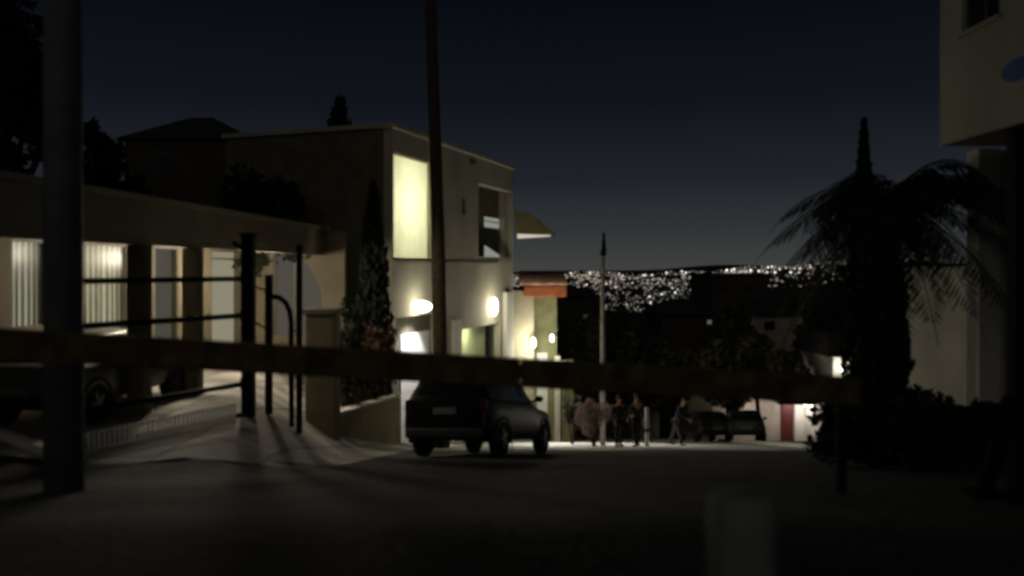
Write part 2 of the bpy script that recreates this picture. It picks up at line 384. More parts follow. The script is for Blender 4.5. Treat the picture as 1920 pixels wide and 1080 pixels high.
def palm(x, y, z0, h, L, nf, label, seed=5):
    t = empty('palm_tree', (x, y, z0), label=label, cat='palm'); rnd = random.Random(seed)
    bm = bmesh.new(); tube(bm, [(x + .1, y, z0 - .2), (x + .06, y, z0 + h * .5), (x, y, z0 + h)], [.2, .15, .17], 10); link('trunk', bm, M['bark'], t, True)
    for i in range(nf):
        a = i * 2.399 + rnd.random() * .4; up = rnd.uniform(-.8, 1.15); l = L * rnd.uniform(.6, 1.2)
        bm = bmesh.new(); pts = []
        for k in range(12):
            f = k / 11; hz = l * (f - .12 * f * f) * math.cos(up * .8); z = l * (math.sin(up) * f - (.55 + .35 * max(0, up)) * f * f)
            pts.append(Vector((x + math.cos(a) * hz, y + math.sin(a) * hz, z0 + h + z)))
        tube(bm, pts, [.025 * (1 - .8 * k / 11) for k in range(12)], 4)
        for k in range(1, 44):
            f = k / 44 * 11; i0 = min(10, int(f)); p = pts[i0].lerp(pts[i0 + 1], f - i0); tg = (pts[i0 + 1] - pts[i0]).normalized()
            sd_ = tg.cross(Vector((0, 0, 1))).normalized(); ll = .55 * math.sin(min(1, .15 + k / 44 * .95) * math.pi) ** .6 * (L / 2.2) * rnd.uniform(.7, 1.1)
            for sgn in (-1, 1):
                tip = p + sd_ * sgn * ll * .75 + tg * ll * .45 - Vector((0, 0, ll * rnd.uniform(.25, .65)))
                bm.faces.new([bm.verts.new(p - tg * .02), bm.verts.new(p.lerp(tip, .5) + tg * .025), bm.verts.new(tip), bm.verts.new(p.lerp(tip, .5) - tg * .025)])
        link('frond', bm, M['palm'], t)
    return t
def shrub(x, y, h, r, label, m='leaf', n=900, s=.07, seed=1, group=None, name='shrub', z=None, cat='shrub', r2=None):
    z0 = ground_z(x, y) if z is None else z
    t = empty(name, (x, y, z0), label=label, cat=cat, group=group); rnd = random.Random(seed)
    bm = bmesh.new()
    for k in range(7):
        a = rnd.random() * 6.28; tube(bm, [(x, y, z0 - .1), (x + math.cos(a) * r * .3, y + math.sin(a) * r * .3, z0 + h * .4), (x + math.cos(a) * r * .6, y + math.sin(a) * r * .6, z0 + h * .8)], [.03, .02, .008], 5)
    link('stem', bm, M['bark'], t)
    bm = bmesh.new(); leafcloud(bm, (x, y, z0 + h * .52), (r, r2 or r, h * .52), n, s, seed, 14, .2); link('foliage', bm, M[m], t)
    return t

# ---------------------------------------------------------------- low building with carport on the left
SD = Vector((.073, 1, 0)).normalized()
def lat(X, d): return Vector((X + .073 * d, d, 0))
def left_building():
    root = empty('carport_building', lat(-10, 18).to_tuple()[:2] + (-2.55,), label='low flat roofed building with lit tall windows behind an open carport', cat='building')
    m4 = frame_of(lat(-10, 9), SD)                      # the wall with the windows, runs away from the camera
    s = lambda px, py: on_wall(m4, px, py)
    zt = .58; holes = []; wins = []
    for a, b, top, bot in ((22, 88, 447, 616), (150, 240, 450, 655), (290, 335, 455, 655), (397, 450, 452, 668), (470, 490, 455, 660)):
        sa, z1 = s(a, top); sb, _ = s(b, top); z0 = s((a + b) / 2, bot)[1]
        z1 = min(z1, zt - .02); h = (sa, sb, z0, z1); holes.append(h); wins.append(h)
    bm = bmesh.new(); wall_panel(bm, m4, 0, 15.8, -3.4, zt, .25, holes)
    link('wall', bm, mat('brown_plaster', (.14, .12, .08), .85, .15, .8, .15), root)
    glow = [emit('blind_glow_dim', (1, .93, .74), .36), emit('blind_glow', (1, .92, .68), .44), emit('blind_glow_faint', (1, .92, .78), .075), emit('blind_glow_warm', (1, .90, .66), .30), emit('blind_glow_cool', (.95, 1, .9), .16)]
    for i, (a, b, z0, z1) in enumerate(wins):
        bm = bmesh.new(); t = .05
        for lo, hi in (((a, .02, z0), (a + t, .12, z1)), ((b - t, .02, z0), (b, .12, z1)), ((a + t, .02, z0), (b - t, .12, z0 + t)), ((a + t, .02, z1 - t), (b - t, .12, z1))): box(bm, lo, hi, m4)
        if i >= 3: box(bm, (a + t, .03, z1 - .28), (b - t, .11, z1 - .23), m4)
        f = link('window', bm, M['frame'], root)
        bm = bmesh.new(); box(bm, (a + t, .07, z0 + t), (b - t, .075, z1 - t), m4); link('pane', bm, M['glass'], f)
        bm = bmesh.new(); box(bm, (a, .20, z0), (b, .21, z1), m4); link('lit_blind', bm, glow[i], f)
        if i < 2:
            bm = bmesh.new(); n = 6 if i == 0 else 9; rnd = random.Random(i)
            for k in range(1, n):
                q = a + (b - a) * (k + rnd.uniform(-.12, .12)) / n; wd = (b - a) / n * rnd.uniform(.16, .30); box(bm, (q - wd, .13, z0), (q + wd, .15, z1), m4)
            link('blind_slats', bm, mat('blind_slat', (.14, .13, .09), .8), f)
    # end wall that faces the viewer, with its arched opening
    p0 = Vector((-8.1, 24.3)); m5 = frame_of(p0, (1, 0)); q = lambda px, py: on_wall(m5, px, py)
    xs0 = q(512, 500)[0]; xs1 = q(603, 500)[0]; ztop = q(500, 472)[1]; zb = -2.0
    bm = bmesh.new(); s1 = q(646, 500)[0]
    box(bm, (0, 0, -4.6), (xs0, .25, 1.16), m5); box(bm, (xs1, 0, -4.6), (s1, .25, 1.16), m5); box(bm, (xs0, 0, -4.6), (xs1, .25, zb), m5)
    N = 14; arc = []
    for k in range(N + 1):
        f = k / N; x = xs0 + (xs1 - xs0) * f; arc.append((x, ztop - 1.25 * max(0, (f - .25) / .75) ** 2.4 - .12 * (1 - f) ** 6))
    for (xa, za), (xb, zb2) in zip(arc, arc[1:]):
        hexa(bm, [m5 @ Vector(v) for v in ((xa, 0, za), (xb, 0, zb2), (xb, .25, zb2), (xa, .25, za))], [m5 @ Vector(v) for v in ((xa, 0, 1.16), (xb, 0, 1.16), (xb, .25, 1.16), (xa, .25, 1.16))])
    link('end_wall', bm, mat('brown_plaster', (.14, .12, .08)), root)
    bm = bmesh.new(); xm = q(557, 500)[0]; box(bm, (xm - .1, .02, zb), (xm + .1, .12, ztop - .2), m5); box(bm, (xs0, .05, zb), (xs0 + .06, .12, ztop - .12), m5); af = link('arched_window', bm, M['frame'], root)
    bm = bmesh.new(); box(bm, (xs0, .24, zb), (xs1, .245, ztop), m5); link('lit_blind', bm, emit('arch_glow', (1, .91, .74), .075), af)
    # roof slab with its deep fascia
    a0, a1 = lat(-7.5, 7), lat(-7.5, 24.5); b0, b1 = lat(-14, 7), lat(-14, 24.5)
    bm = bmesh.new(); up = lambda v, z: Vector((v.x, v.y, z))
    hexa(bm, [up(v, .60) for v in (a0, a1, b1, b0)], [up(v, 1.20) for v in (a0, a1, b1, b0)])
    link('roof', bm, M['left'], root, bevel=.02)
    bm = bmesh.new(); k0, k1 = lat(-7.42, 7), lat(-7.42, 24.6); c0, c1 = lat(-7.75, 7), lat(-7.75, 24.6)
    hexa(bm, [up(v, 1.20) for v in (k0, k1, c1, c0)], [up(v, 1.30) for v in (k0, k1, c1, c0)]); link('coping', bm, M['cream'], root)
    bm = bmesh.new(); k0, k1, c0, c1 = lat(-7.52, 7.02), lat(-7.52, 24.28), lat(-7.68, 7.02), lat(-7.68, 24.28)
    hexa(bm, [up(v, .43) for v in (k0, k1, c1, c0)], [up(v, .598) for v in (k0, k1, c1, c0)]); link('edge_beam', bm, M['left'], root)
    # columns carrying the slab
    for px in (262, 362):
        d = 7.6 * F / (1070 - px); c = lat(-7.6, d); bm = bmesh.new()
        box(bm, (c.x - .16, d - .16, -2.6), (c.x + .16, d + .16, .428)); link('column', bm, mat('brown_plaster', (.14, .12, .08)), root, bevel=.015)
    bm = bmesh.new(); e0 = lat(-10.2, 24.3); wall_panel(bm, frame_of(lat(-13.9, 24.3), (1, 0)), 0, 5.2, -3, .58, .2); 
    bm.free()
    # added fill lamps under the carport slab, kept out of view, to brighten the forecourt
    lc = lat(-8.3, 16.6); bm = bmesh.new()
    box(bm, (lc.x - .12, 16.1, .53), (lc.x + .12, 17.1, .597)); l = link('added_ceiling_lamp', bm, M['lamp_metal'], root)
    bm = bmesh.new(); box(bm, (lc.x - .09, 16.15, .50), (lc.x + .09, 17.05, .528)); link('tube', bm, emit('fill_tube', (1, .95, .85), 3), l)
    point('carport_fill', (lc.x, 16.6, .36), 190, (1, .88, .68), .2)
    lc = lat(-8.3, 20.5); point('carport_fill', (lc.x, 20.5, .3), 330, (1, .88, .68), .2)  # second added fill, without a fixture
left_building()

# ---------------------------------------------------------------- swing gate in front of the forecourt
def swing_gate():
    a = P(150, 505, 11.2); b = P(466, 505, 14.0); a.z = b.z = 0
    g = empty('field_gate', (b.x, b.y, -2.55), label='tall open iron swing gate with four horizontal rails across the forecourt', cat='gate')
    bm = bmesh.new(); box(bm, (b.x - .10, b.y - .10, -2.6), (b.x + .10, b.y + .10, .58)); box(bm, (b.x - .13, b.y - .13, .581), (b.x + .13, b.y + .13, .63)); link('gate_post', bm, M['iron'], g, bevel=.01)
    bm = bmesh.new(); tube(bm, [(a.x, a.y, -2.45), (a.x, a.y, .5)], .045, 8); link('end_upright', bm, M['iron'], g, True)
    for z, r in ((-.165, .042), (-.80, .045), (-1.99, .045), (-2.52, .045)):
        bm = bmesh.new(); tube(bm, [(a.x, a.y, z), (b.x, b.y, z)], r, 8); link('rail', bm, M['iron'], g, True)
    bm = bmesh.new(); u = (a - b).normalized(); tube(bm, [Vector((b.x, b.y, .30)), Vector((b.x, b.y, .46)) + u * .35], .04, 8); link('brace', bm, M['iron'], g, True)
    for z in (-.165, -.8, -1.99):
        bm = bmesh.new(); tube(bm, [Vector((b.x, b.y, z - .09)) + u * .13, Vector((b.x, b.y, z + .09)) + u * .13], .05, 8); link('hinge', bm, M['iron'], g, True)
swing_gate()
def walk_gate():
    d = 15.0; zb = ground_z(P(540, 505, d).x, d)
    g = empty('walk_gate', (P(550, 505, d).x, d, zb), label='narrow iron walk gate with a curved top rail beside the swing gate', cat='gate')
    bm = bmesh.new()
    p = [P(512, 556, d), P(524, 558, d), P(536, 568, d), P(543, 584, d), P(546, 604, d), P(546, 700, d), P(547, 800, d)]; tube(bm, p, .05, 8); link('curved_rail', bm, M['iron'], g, True)
    bm = bmesh.new(); q = P(561, 470, d); tube(bm, [(q.x, d, q.z), (q.x, d, zb - .1)], .06, 10); ball(bm, (q.x, d, q.z + .05), .075, 2); link('gate_post', bm, M['iron'], g, True)
    bm = bmesh.new(); q = P(504, 500, d); tube(bm, [(q.x, d, -.1), (q.x, d, -2.7)], .075, 10); link('gate_post', bm, M['iron'], g, True)
    bm = bmesh.new(); tube(bm, [P(546, 620, d), P(561, 620, d)], .02, 6); link('cross_rail', bm, M['iron'], g, True)
    q0 = P(470, 535, 14.4); q1 = P(500, 545, 15)
    for qa, qb in ((q0, q1), (P(472, 600, 14.4), P(500, 617, 15))):
        bm = bmesh.new(); tube(bm, [qa, qb], .02, 6); link('side_rail', bm, M['iron'], g, True)
walk_gate()
def pillar():
    d = 17.4; a = P(572, 505, d).x; b = P(628, 505, d).x; zt = P(0, 590, d).z; zb = ground_z(a, d)
    g = empty('garden_pillar', ((a + b) / 2, d, zb), label='square plastered garden pillar with a cap at the end of the forecourt', cat='pillar')
    bm = bmesh.new(); box(bm, (a, d, zb - 1.0), (b, d + .6, zt)); link('shaft', bm, mat('shade_toned_plaster', (.13, .11, .065)), g, bevel=.02)
    bm = bmesh.new(); box(bm, (a - .05, d - .05, zt + .002), (b + .05, d + .65, zt + .12)); link('cap', bm, mat('shade_toned_plaster', (.13, .11, .065)), g, bevel=.015)
pillar()
def ret_wall():
    # low ochre wall with a pale sloping coping between pillar and house
    A = P(630, 505, 18.6); B = P(748, 505, 24.6); A.z = B.z = 0
    g = empty('low_wall', (A.x, A.y, P(0, 822, 18.6).z), label='low ochre garden wall with pale sloping coping beside the parked cars', cat='wall')
    u = (B - A).normalized(); n = Vector((-u.y, u.x, 0)) * .22; bm = bmesh.new()
    za0, za1 = P(0, 826, 18.6).z - .8, P(0, 780, 18.6).z; zb0, zb1 = P(0, 838, 24.6).z - .8, P(0, 744, 24.6).z
    def pt(q, z): return Vector((q.x, q.y, z))
    hexa(bm, [pt(A, za0), pt(B, zb0), pt(B + n, zb0), pt(A + n, za0)], [pt(A, za1), pt(B, zb1), pt(B + n, zb1), pt(A + n, za1)]); link('wall_body', bm, M['yellow_wall'], g)
    bm = bmesh.new(); m = -n * .25
    hexa(bm, [pt(A + m, za1 + .002), pt(B + m, zb1 + .002), pt(B + n - m, zb1 + .002), pt(A + n - m, za1 + .002)], [pt(A + m, za1 + .07), pt(B + m, zb1 + .07), pt(B + n - m, zb1 + .07), pt(A + n - m, za1 + .07)]); link('coping', bm, M['white_wall'], g)
ret_wall()

# ---------------------------------------------------------------- tall house with the lit window
def tall_house():
    A = Vector((-3.9, 26.0)); dr = Vector((.36, 1)); m4 = frame_of(A, dr); s = lambda px, py: on_wall(m4, px, py)
    root = empty('modern_house', (A.x, A.y, -5.8), label='tall cream modern house with a large lit upper window above a lit garage', cat='house')
    L = s(962, 400)[0]; T = 4.6; th = .3
    w0, wt = s(738, 284); w1, _ = s(812, 303); wb = s(775, 487)[1]
    big = (w0, w1, wb, wt)
    # garage opening and entrance opening on the ground floor
    g0 = s(742, 640)[0]; g1 = s(822, 640)[0]; gt = s(780, 592)[1]
    e0 = s(862, 640)[0]; e1 = s(938, 640)[0]; et = s(900, 612)[1]
    n0 = s(897, 400)[0]; n1 = L - .05; nt_ = s(930, 352)[1]; nb = s(930, 487)[1]
    sl = (s(867, 400)[0], s(874, 400)[0], s(870, 402)[1], s(870, 372)[1])
    base = -9.0
    bm = bmesh.new(); wall_panel(bm, m4, 0, L, base, T, th, [big, (g0, g1, base, gt), (e0, e1, base, et), (n0, n1, nb, nt_), sl]); link('front_wall', bm, M['house'], root)
    bm = bmesh.new(); m5 = frame_of(A, (-dr.y, dr.x)); 
    # side wall, towards the left of the picture, its shade put into a darker plaster
    box(bm, (th + .003, 0, base), (8.3, -.3, T), m5) if False else None
    u = Vector((-1, .36, 0)).normalized(); nn = Vector((.36, 1, 0)).normalized(); A3 = Vector((A.x, A.y, 0))
    q = [A3 + nn * .0, A3 + u * 6.6, A3 + u * 6.6 + nn * .3, A3 + nn * .3]
    q = [A3 + u * .302, A3 + u * 6.6, A3 + u * 6.6 + nn * .3, A3 + u * .302 + nn * .3]
    hexa(bm, [Vector((v.x, v.y, base)) for v in q], [Vector((v.x, v.y, T)) for v in q]); link('side_wall', bm, mat('shade_toned_plaster', (.13, .11, .065), .85, .15, .7, .15), root)
    bm = bmesh.new(); q = [A3 + u * 6.3 + nn * .302, A3 + u * 6.6 + nn * .302, A3 + u * 6.6 + nn * L, A3 + u * 6.3 + nn * L]
    hexa(bm, [Vector((v.x, v.y, base)) for v in q], [Vector((v.x, v.y, T)) for v in q])
    q = [A3 + u * .302 + nn * (L - .3), A3 + u * .302 + nn * L, A3 + u * 6.298 + nn * L, A3 + u * 6.298 + nn * (L - .3)]
    hexa(bm, [Vector((v.x, v.y, base)) for v in q], [Vector((v.x, v.y, T)) for v in q]); link('back_wall', bm, M['house'], root)
    bm = bmesh.new(); q = [A3 + u * -.12 - nn * .12, A3 + u * 6.7 - nn * .12, A3 + u * 6.7 + nn * (L + .1), A3 - u * .12 + nn * (L + .1)]
    hexa(bm, [Vector((v.x, v.y, T + .002)) for v in q], [Vector((v.x, v.y, T + .16)) for v in q]); link('roof', bm, M['house'], root, bevel=.02)
    # storey slab, inner back of the lit room
    white = M['white_wall']; bm = bmesh.new(); D = 3.0
    box(bm, (.31, th + .003, wb - .35), (w1 + .4, D, wb - .2), m4); box(bm, (.31, th + .003, wt + .2), (w1 + .4, D, wt + .35), m4)
    box(bm, (w0 - .5, th + .32, wb - .2), (w0 - .35, D, wt + .2), m4) if False else None
    box(bm, (w1 + .25, th + .003, wb - .2), (w1 + .4, D, wt + .2), m4); box(bm, (.31, D, wb - .35), (w1 + .4, D + .15, wt + .35), m4); link('room_shell', bm, white, root)
    bm = bmesh.new(); t = .06; a, b, z0, z1 = big
    for lo, hi in (((a, .05, z0), (a + t, .15, z1)), ((b - t, .05, z0), (b, .15, z1)), ((a + t, .05, z0), (b - t, .15, z0 + t)), ((a + t, .05, z1 - t), (b - t, .15, z1))): box(bm, lo, hi, m4)
    wf = link('window', bm, M['cream'], root)
    bm = bmesh.new(); box(bm, (a + t, .09, z0 + t), (b - t, .096, z1 - t), m4); link('pane', bm, M['glass'], wf)
    bm = bmesh.new(); n = 60; prev = None       # gathered curtain
    for k in range(n + 1):
        x = a + (b - a) * k / n; y = .24 + .008 * math.sin(k * .7) + .004 * math.sin(k * 1.9)
        r = [bm.verts.new(m4 @ Vector((x, y, z))) for z in (z0 + .02, z1 - .02)]
        if prev: bm.faces.new((prev[0], r[0], r[1], prev[1]))
        prev = r
    link('curtain', bm, curtain_mat('curtain', (.84, .83, .58)), wf, True)
    c = m4 @ Vector(((a + b) / 2 + .1, 1.75, (z0 + z1) / 2 + .2)); point('room_light', c, 185, (1, .98, .90), .45)
    # garage: recess with white door, lintel band, ceiling lamp
    rec = .42
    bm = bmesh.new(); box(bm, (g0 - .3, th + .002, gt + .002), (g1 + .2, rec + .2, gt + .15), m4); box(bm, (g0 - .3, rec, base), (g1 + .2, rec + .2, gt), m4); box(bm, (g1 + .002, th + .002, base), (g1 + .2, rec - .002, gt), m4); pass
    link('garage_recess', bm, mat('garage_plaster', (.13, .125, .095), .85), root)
    m6 = m4 @ Matrix.Translation((0, rec - .06, 0)); s6 = lambda px, py: on_wall(m6, px, py)
    d0, dt = s6(752, 628); d1, _ = s6(822, 628)
    bm = bmesh.new(); box(bm, (d0, 0, base + .5), (d1, .056, dt), m6); gd = link('garage_door', bm, M['white_door'], root)
    bm = bmesh.new()
    for k in range(1, 6):
        z = dt - k * .5; box(bm, (d0 + .03, -.01, z), (d1 - .03, -.001, z + .03), m6)
    link('door_panel', bm, M['white_door'], gd)
    def lamp(px, py, off, power, rr, label_part='wall_lamp', col=(1, .92, .70), est=10, shape=(1, 1, 1)):
        mm = m4 @ Matrix.Translation((0, -off, 0)); x, z = on_wall(mm, px, py)
        bm = bmesh.new(); box(bm, (x - .05, 0, z - .04), (x + .05, off - .002, z + .04), mm); l = link(label_part, bm, M['lamp_metal'], root)
        bm = bmesh.new(); ball(bm, mm @ Vector((x, -.02, z)), rr, 3, shape); g = link('globe', bm, emit('globe_' + label_part, col, est), l, True)
        p = mm @ Vector((x, -.75, z - .1)); point('lamp_light', p, power, col, .12)
    lamp(790, 575, .25, 40, .26, 'garage_lamp', shape=(1.3, 1.3, .75))
    p = m4 @ Vector(((g0 + g1) / 2, -.75, gt + .1)); spot('garage_spot', p, m4 @ Vector(((g0 + g1) / 2, .4, gt - 1.9)), 420, (1, .95, .90), 80, .5)
    # entrance: green wall behind, white posts
    bm = bmesh.new(); box(bm, (e0 - .1, th + .45, base), (e1 + .1, th + .6, et + .1), m4); box(bm, (e0 - .1, th + .003, et + .003), (e1 + .1, th + .9, et + .15), m4); link('entrance_wall', bm, M['green_wall'], root)
    p = m4 @ Vector(((e0 + e1) / 2, .25, et - .4)); point('entrance_light', p, 38, (1, .98, .75), .15)
    for a_, b_, top_, off_ in ((846, 861, 600, .12), (943, 957, 548, .18)):
        x0 = s(a_, 640)[0]; x1 = s(b_, 640)[0]; zt = s(a_, top_)[1]; bm = bmesh.new(); box(bm, (x0, -off_, base), (x1, -.003, zt), m4); link('entrance_post', bm, white, root)
    mm_ = m4 @ Matrix.Translation((0, -.4, 0)); xs_, zs_ = on_wall(mm_, 926, 575); a_ = mm_ @ Vector((xs_, 0, zs_)); spot('wall_spot', a_, (a_.x + 3.2, a_.y - 3.5, road_z(a_.y - 3.5)), 1100, (1, .95, .82), 75)
    lamp(926, 575, .16, 75, .2, 'wall_lamp', est=12, shape=(.75, .75, 1.9))
    # dark balcony niche with lit pieces of a room behind
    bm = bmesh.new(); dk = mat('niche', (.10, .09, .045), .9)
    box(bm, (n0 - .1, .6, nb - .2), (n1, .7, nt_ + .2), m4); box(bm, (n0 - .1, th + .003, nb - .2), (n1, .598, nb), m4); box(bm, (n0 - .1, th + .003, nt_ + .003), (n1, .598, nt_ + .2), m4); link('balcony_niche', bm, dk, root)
    m7 = m4 @ Matrix.Translation((0, .59, 0)); s7 = lambda px, py: on_wall(m7, px, py)
    wx0, wz1 = s7(908, 406); wx1, wz0 = s7(941, 430); bm = bmesh.new(); f = .03
    box(bm, (wx0 - f, -.03, wz0 - f), (wx1 + f, 0, wz0), m7); box(bm, (wx0 - f, -.03, wz1), (wx1 + f, 0, wz1 + f), m7); box(bm, (wx0, -.03, (wz0 + wz1) / 2 + .02), (wx1, -.005, (wz0 + wz1) / 2 + .06), m7); wf2 = link('niche_window', bm, M['frame'], root)
    bm = bmesh.new(); box(bm, (wx0, -.004, wz0), (wx1, .0, wz1), m7); link('pane', bm, emit('niche_glow', (.95, 1, .85), .26), wf2)
    v = [m7 @ Vector((*[s7(*q)[0]], -.03, s7(*q)[1])) for q in ((908, 486), (944, 484), (908, 460))]
    v2 = [m7 @ (m7.inverted() @ x + Vector((0, .025, 0))) for x in v]
    bm = bmesh.new(); hexa(bm, v2, v); link('stair_window', bm, emit('niche_glow', (.95, 1, .85), .26), root)
    # parapet of the niche rising to the right
    bm = bmesh.new(); r0 = s(900, 470); 
    box(bm, (n0, 0.02, nb), (n1, .12, nb + .12), m4); link('balcony_sill', bm, M['house'], root)
    # canopy wing that slopes down behind the corner
    C = m4 @ Vector((L, 0, 0)); d0_ = C.y
    pts = [P(963, 392, d0_ + .1), P(1000, 402, d0_ + .2), P(1036, 434, d0_ + .3), P(1036, 438, d0_ + .3), P(968, 441, d0_ + .1)]
    bm = bmesh.new(); bk = Vector((.25, 2.4, 0)); hexa(bm, pts, [p_ + bk for p_ in pts]); link('canopy', bm, mat('canopy_plaster', (.19, .17, .08), .85), root)
    bm = bmesh.new(); a_ = [P(970, 438.5, d0_ - .02), P(1032, 441, d0_ + .2), P(1032, 443, d0_ + .2), P(970, 447, d0_ - .02)]
    hexa(bm, a_, [p_ + Vector((.02, .25, 0)) for p_ in a_]); link('canopy_lit_edge', bm, emit('canopy_edge_glow', (1, .9, .72), .6), root)  # lit edge under the canopy, its light put in as glow
    # roof details: small vent and slot frame
    bm = bmesh.new(); x, z = s(885, 303); box(bm, (x - .25, -.06, z - .12), (x + .25, -.003, z + .1), m4); link('vent', bm, M['frame'], root)
    bm = bmesh.new(); box(bm, (sl[0], .1, sl[2]), (sl[1], .14, sl[3]), m4); link('slot_window', bm, M['car_glass'], root)
    # string course under the big window
    bm = bmesh.new(); box(bm, (0, -.05, wb - .16), (L - 1.9, -.003, wb - .04), m4); link('string_course', bm, M['house'], root)
    return m4, L
HM, HL = tall_house()

# ---------------------------------------------------------------- terracotta trimmed house further down
def second_house():
    d = 38.5; g = ground_z(.5, d)
    root = empty('terracotta_house', (P(1010, 0, d).x, d, g), label='small lit house with terracotta roof edges behind the tall house', cat='house')
    X = lambda px, dd=d: P(px, 0, dd).x; Z = lambda py, dd=d: P(0, py, dd).z
    bm = bmesh.new(); box(bm, (X(948), d, g - 1), (X(1001), d + 3, Z(545))); link('wall', bm, M['cream'], root)
    bm = bmesh.new(); box(bm, (X(1001) + .003, d + .9, g - 1), (X(1046), d + 4, Z(553))); link('recessed_wall', bm, mat('olive_plaster', (.22, .22, .12), .85), root)
    bm = bmesh.new(); box(bm, (X(982), d - .35, Z(556)), (X(1062), d + 4.3, Z(536)), Matrix.Identity(4)); rf = link('roof_edge', bm, M['terracotta'], root, bevel=.05)
    bm = bmesh.new(); rnd = random.Random(2)
    for k in range(16):
        x = X(974) + (X(1062) - X(974)) * (k + .5) / 16; tube(bm, [(x, d - .55, Z(531)), (x, d + 2.2, Z(517) + .15)], .1, 8)
    link('tile_rows', bm, mat('pale_tile', (.55, .34, .24), .8, .3, 3), rf, True)
    bm = bmesh.new(); box(bm, (X(970), d - .3, Z(535)), (X(1064), d + 3.4, Z(530))); link('eave_board', bm, mat('eave', (.12, .04, .02), .8), rf)
    for a, b in ((1040, 1050),):
        bm = bmesh.new(); box(bm, (X(a), d - .2, g - 1), (X(b), d + .2, Z(668))); link('porch_post', bm, M['white_wall'], root)
    for px, py, pw, rr in ((1000, 643, 150, .15), (1035, 634, 60, .11)):
        p = P(px, py, d - .45); bm = bmesh.new(); box(bm, (p.x - .05, p.y, p.z - .05), (p.x + .05, d + (.89 if px > 1010 else -.003), p.z + .05)); l = link('wall_lamp', bm, M['lamp_metal'], root)
        bm = bmesh.new(); ball(bm, p, rr, 3, (.8, .8, 1.7)); link('globe', bm, emit('globe_porch', (1, .98, .78), 8), l, True)
        spot('porch_spot', p - Vector((0, .45, 0)), Vector((p.x + 1.6, d - 6.5, road_z(d - 6.5))), 1500, (1, .96, .86), 62)
        point('porch_light', p - Vector((0, .5, 0.1)), pw, (1, .96, .75), .12)
    bm = bmesh.new(); box(bm, (X(1008), d + .86, g), (X(1028), d + .897, Z(665))); link('door', bm, M['white_door'], root)
    for a, b in ((1052, 1072),):
        bm = bmesh.new(); box(bm, (X(a), d - 1, g - 1), (X(b), d - .6, Z(672))); link('gate_pier', bm, mat('olive_plaster', (.2, .2, .1)), root)
second_house()

# ---------------------------------------------------------------- house on the right, upper floor cantilevered
def right_house():
    x = 7.65; root = empty('cantilevered_house', (9.5, 12, -2.9), label='pale house on the right with its upper floor cantilevered over a dark porch', cat='house')
    m4 = frame_of((x, 14.3), (0, -1)); m4 = Matrix(((0, 1, 0, x), (-1, 0, 0, 14.3), (0, 0, 1, 0), (0, 0, 0, 1)))
    bm = bmesh.new(); hole = (.7, 1.75, 4.0, 5.4); wall_panel(bm, m4, 0, 11, 2.2, 7.2, .3, [hole]); link('upper_wall', bm, M['right'], root)
    bm = bmesh.new(); box(bm, (x + .302, 14.0, 2.2), (x + 7, 14.3, 7.2)); link('far_wall', bm, M['right'], root)
    bm = bmesh.new(); box(bm, (x + .302, 3.3, 2.2), (x + 7, 13.998, 2.4)); link('soffit', bm, M['right'], root)
    bm = bmesh.new(); box(bm, (x - .15, 3.2, 7.202), (x + 7.1, 14.45, 7.4)); link('roof', bm, M['roof'], root)
    a, b, z0, z1 = hole; bm = bmesh.new(); t = .06
    for lo, hi in (((a, .08, z0), (a + t, .16, z1)), ((b - t, .08, z0), (b, .16, z1)), ((a + t, .08, z0), (b - t, .16, z0 + t)), ((a + t, .08, z1 - t), (b - t, .16, z1)), (((a + b) / 2 - .02, .09, z0 + t), ((a + b) / 2 + .02, .15, z1 - t))): box(bm, lo, hi, m4)
    f = link('window', bm, M['frame'], root); bm = bmesh.new(); box(bm, (a + t, .115, z0 + t), (b - t, .125, z1 - t), m4); link('pane', bm, M['car_glass'], f)
    bm = bmesh.new(); box(bm, (a - .05, -.06, z0 - .07), (b + .05, .078, z0 - .003), m4); link('sill', bm, M['right'], f)
    # lower storey wall, set back, and the pale pier
    bm = bmesh.new(); box(bm, (10.0, 15.6, -3.2), (10.3, 20.6, .06)); link('lower_wall', bm, M['grey_wall'], root)
    bm = bmesh.new(); box(bm, (8.46, 14.5, -3.2), (8.86, 14.9, 2.198)); link('pier', bm, M['white_wall'], root, bevel=.02)
    bm = bmesh.new(); box(bm, (8.87, 14.72, -3.2), (13, 14.98, 2.198)); link('porch_wall', bm, M['grey_wall'], root)
right_house()
def blue_sign():
    bm = bmesh.new(); c = Vector((7.62, 12.05, 3.02)); n = 40
    for a, b, dd in ((.40, .175, 0),):
        f = [bm.verts.new(c + Vector((0, a * math.cos(t), b * math.sin(t)))) for t in [2 * math.pi * k / n for k in range(n)]]
        k2 = [bm.verts.new(v.co + Vector((.029, 0, 0))) for v in f]
        bm.faces.new(f); bm.faces.new(k2[::-1])
        for i in range(n): bm.faces.new((f[i], k2[i], k2[(i + 1) % n], f[(i + 1) % n]))
    tag(link('wall_plaque', bm, M['blue']), 'plain blue oval plaque on the upper wall of the house at right', 'plaque')
blue_sign()

def picket_edge():
    a = P(158, 0, 11.05); b = P(440, 0, 13.5); zg = -2.55; t = empty('low_picket_fence', (a.x, a.y, zg), label='ankle high white picket edging behind the bottom rail of the swing gate', cat='fence')
    a.z = b.z = 0; n = 34
    for z in (zg + .26, zg + .06):
        bm = bmesh.new(); tube(bm, [Vector((a.x, a.y, z)), Vector((b.x, b.y, z))], .012, 6); link('rail', bm, M['white_door'], t)
    for k in range(n + 1):
        p = a.lerp(b, k / n); bm = bmesh.new(); box(bm, (p.x - .02, p.y - .030, zg), (p.x + .02, p.y - .014, zg + .30)); link('picket', bm, M['white_door'], t)
picket_edge()
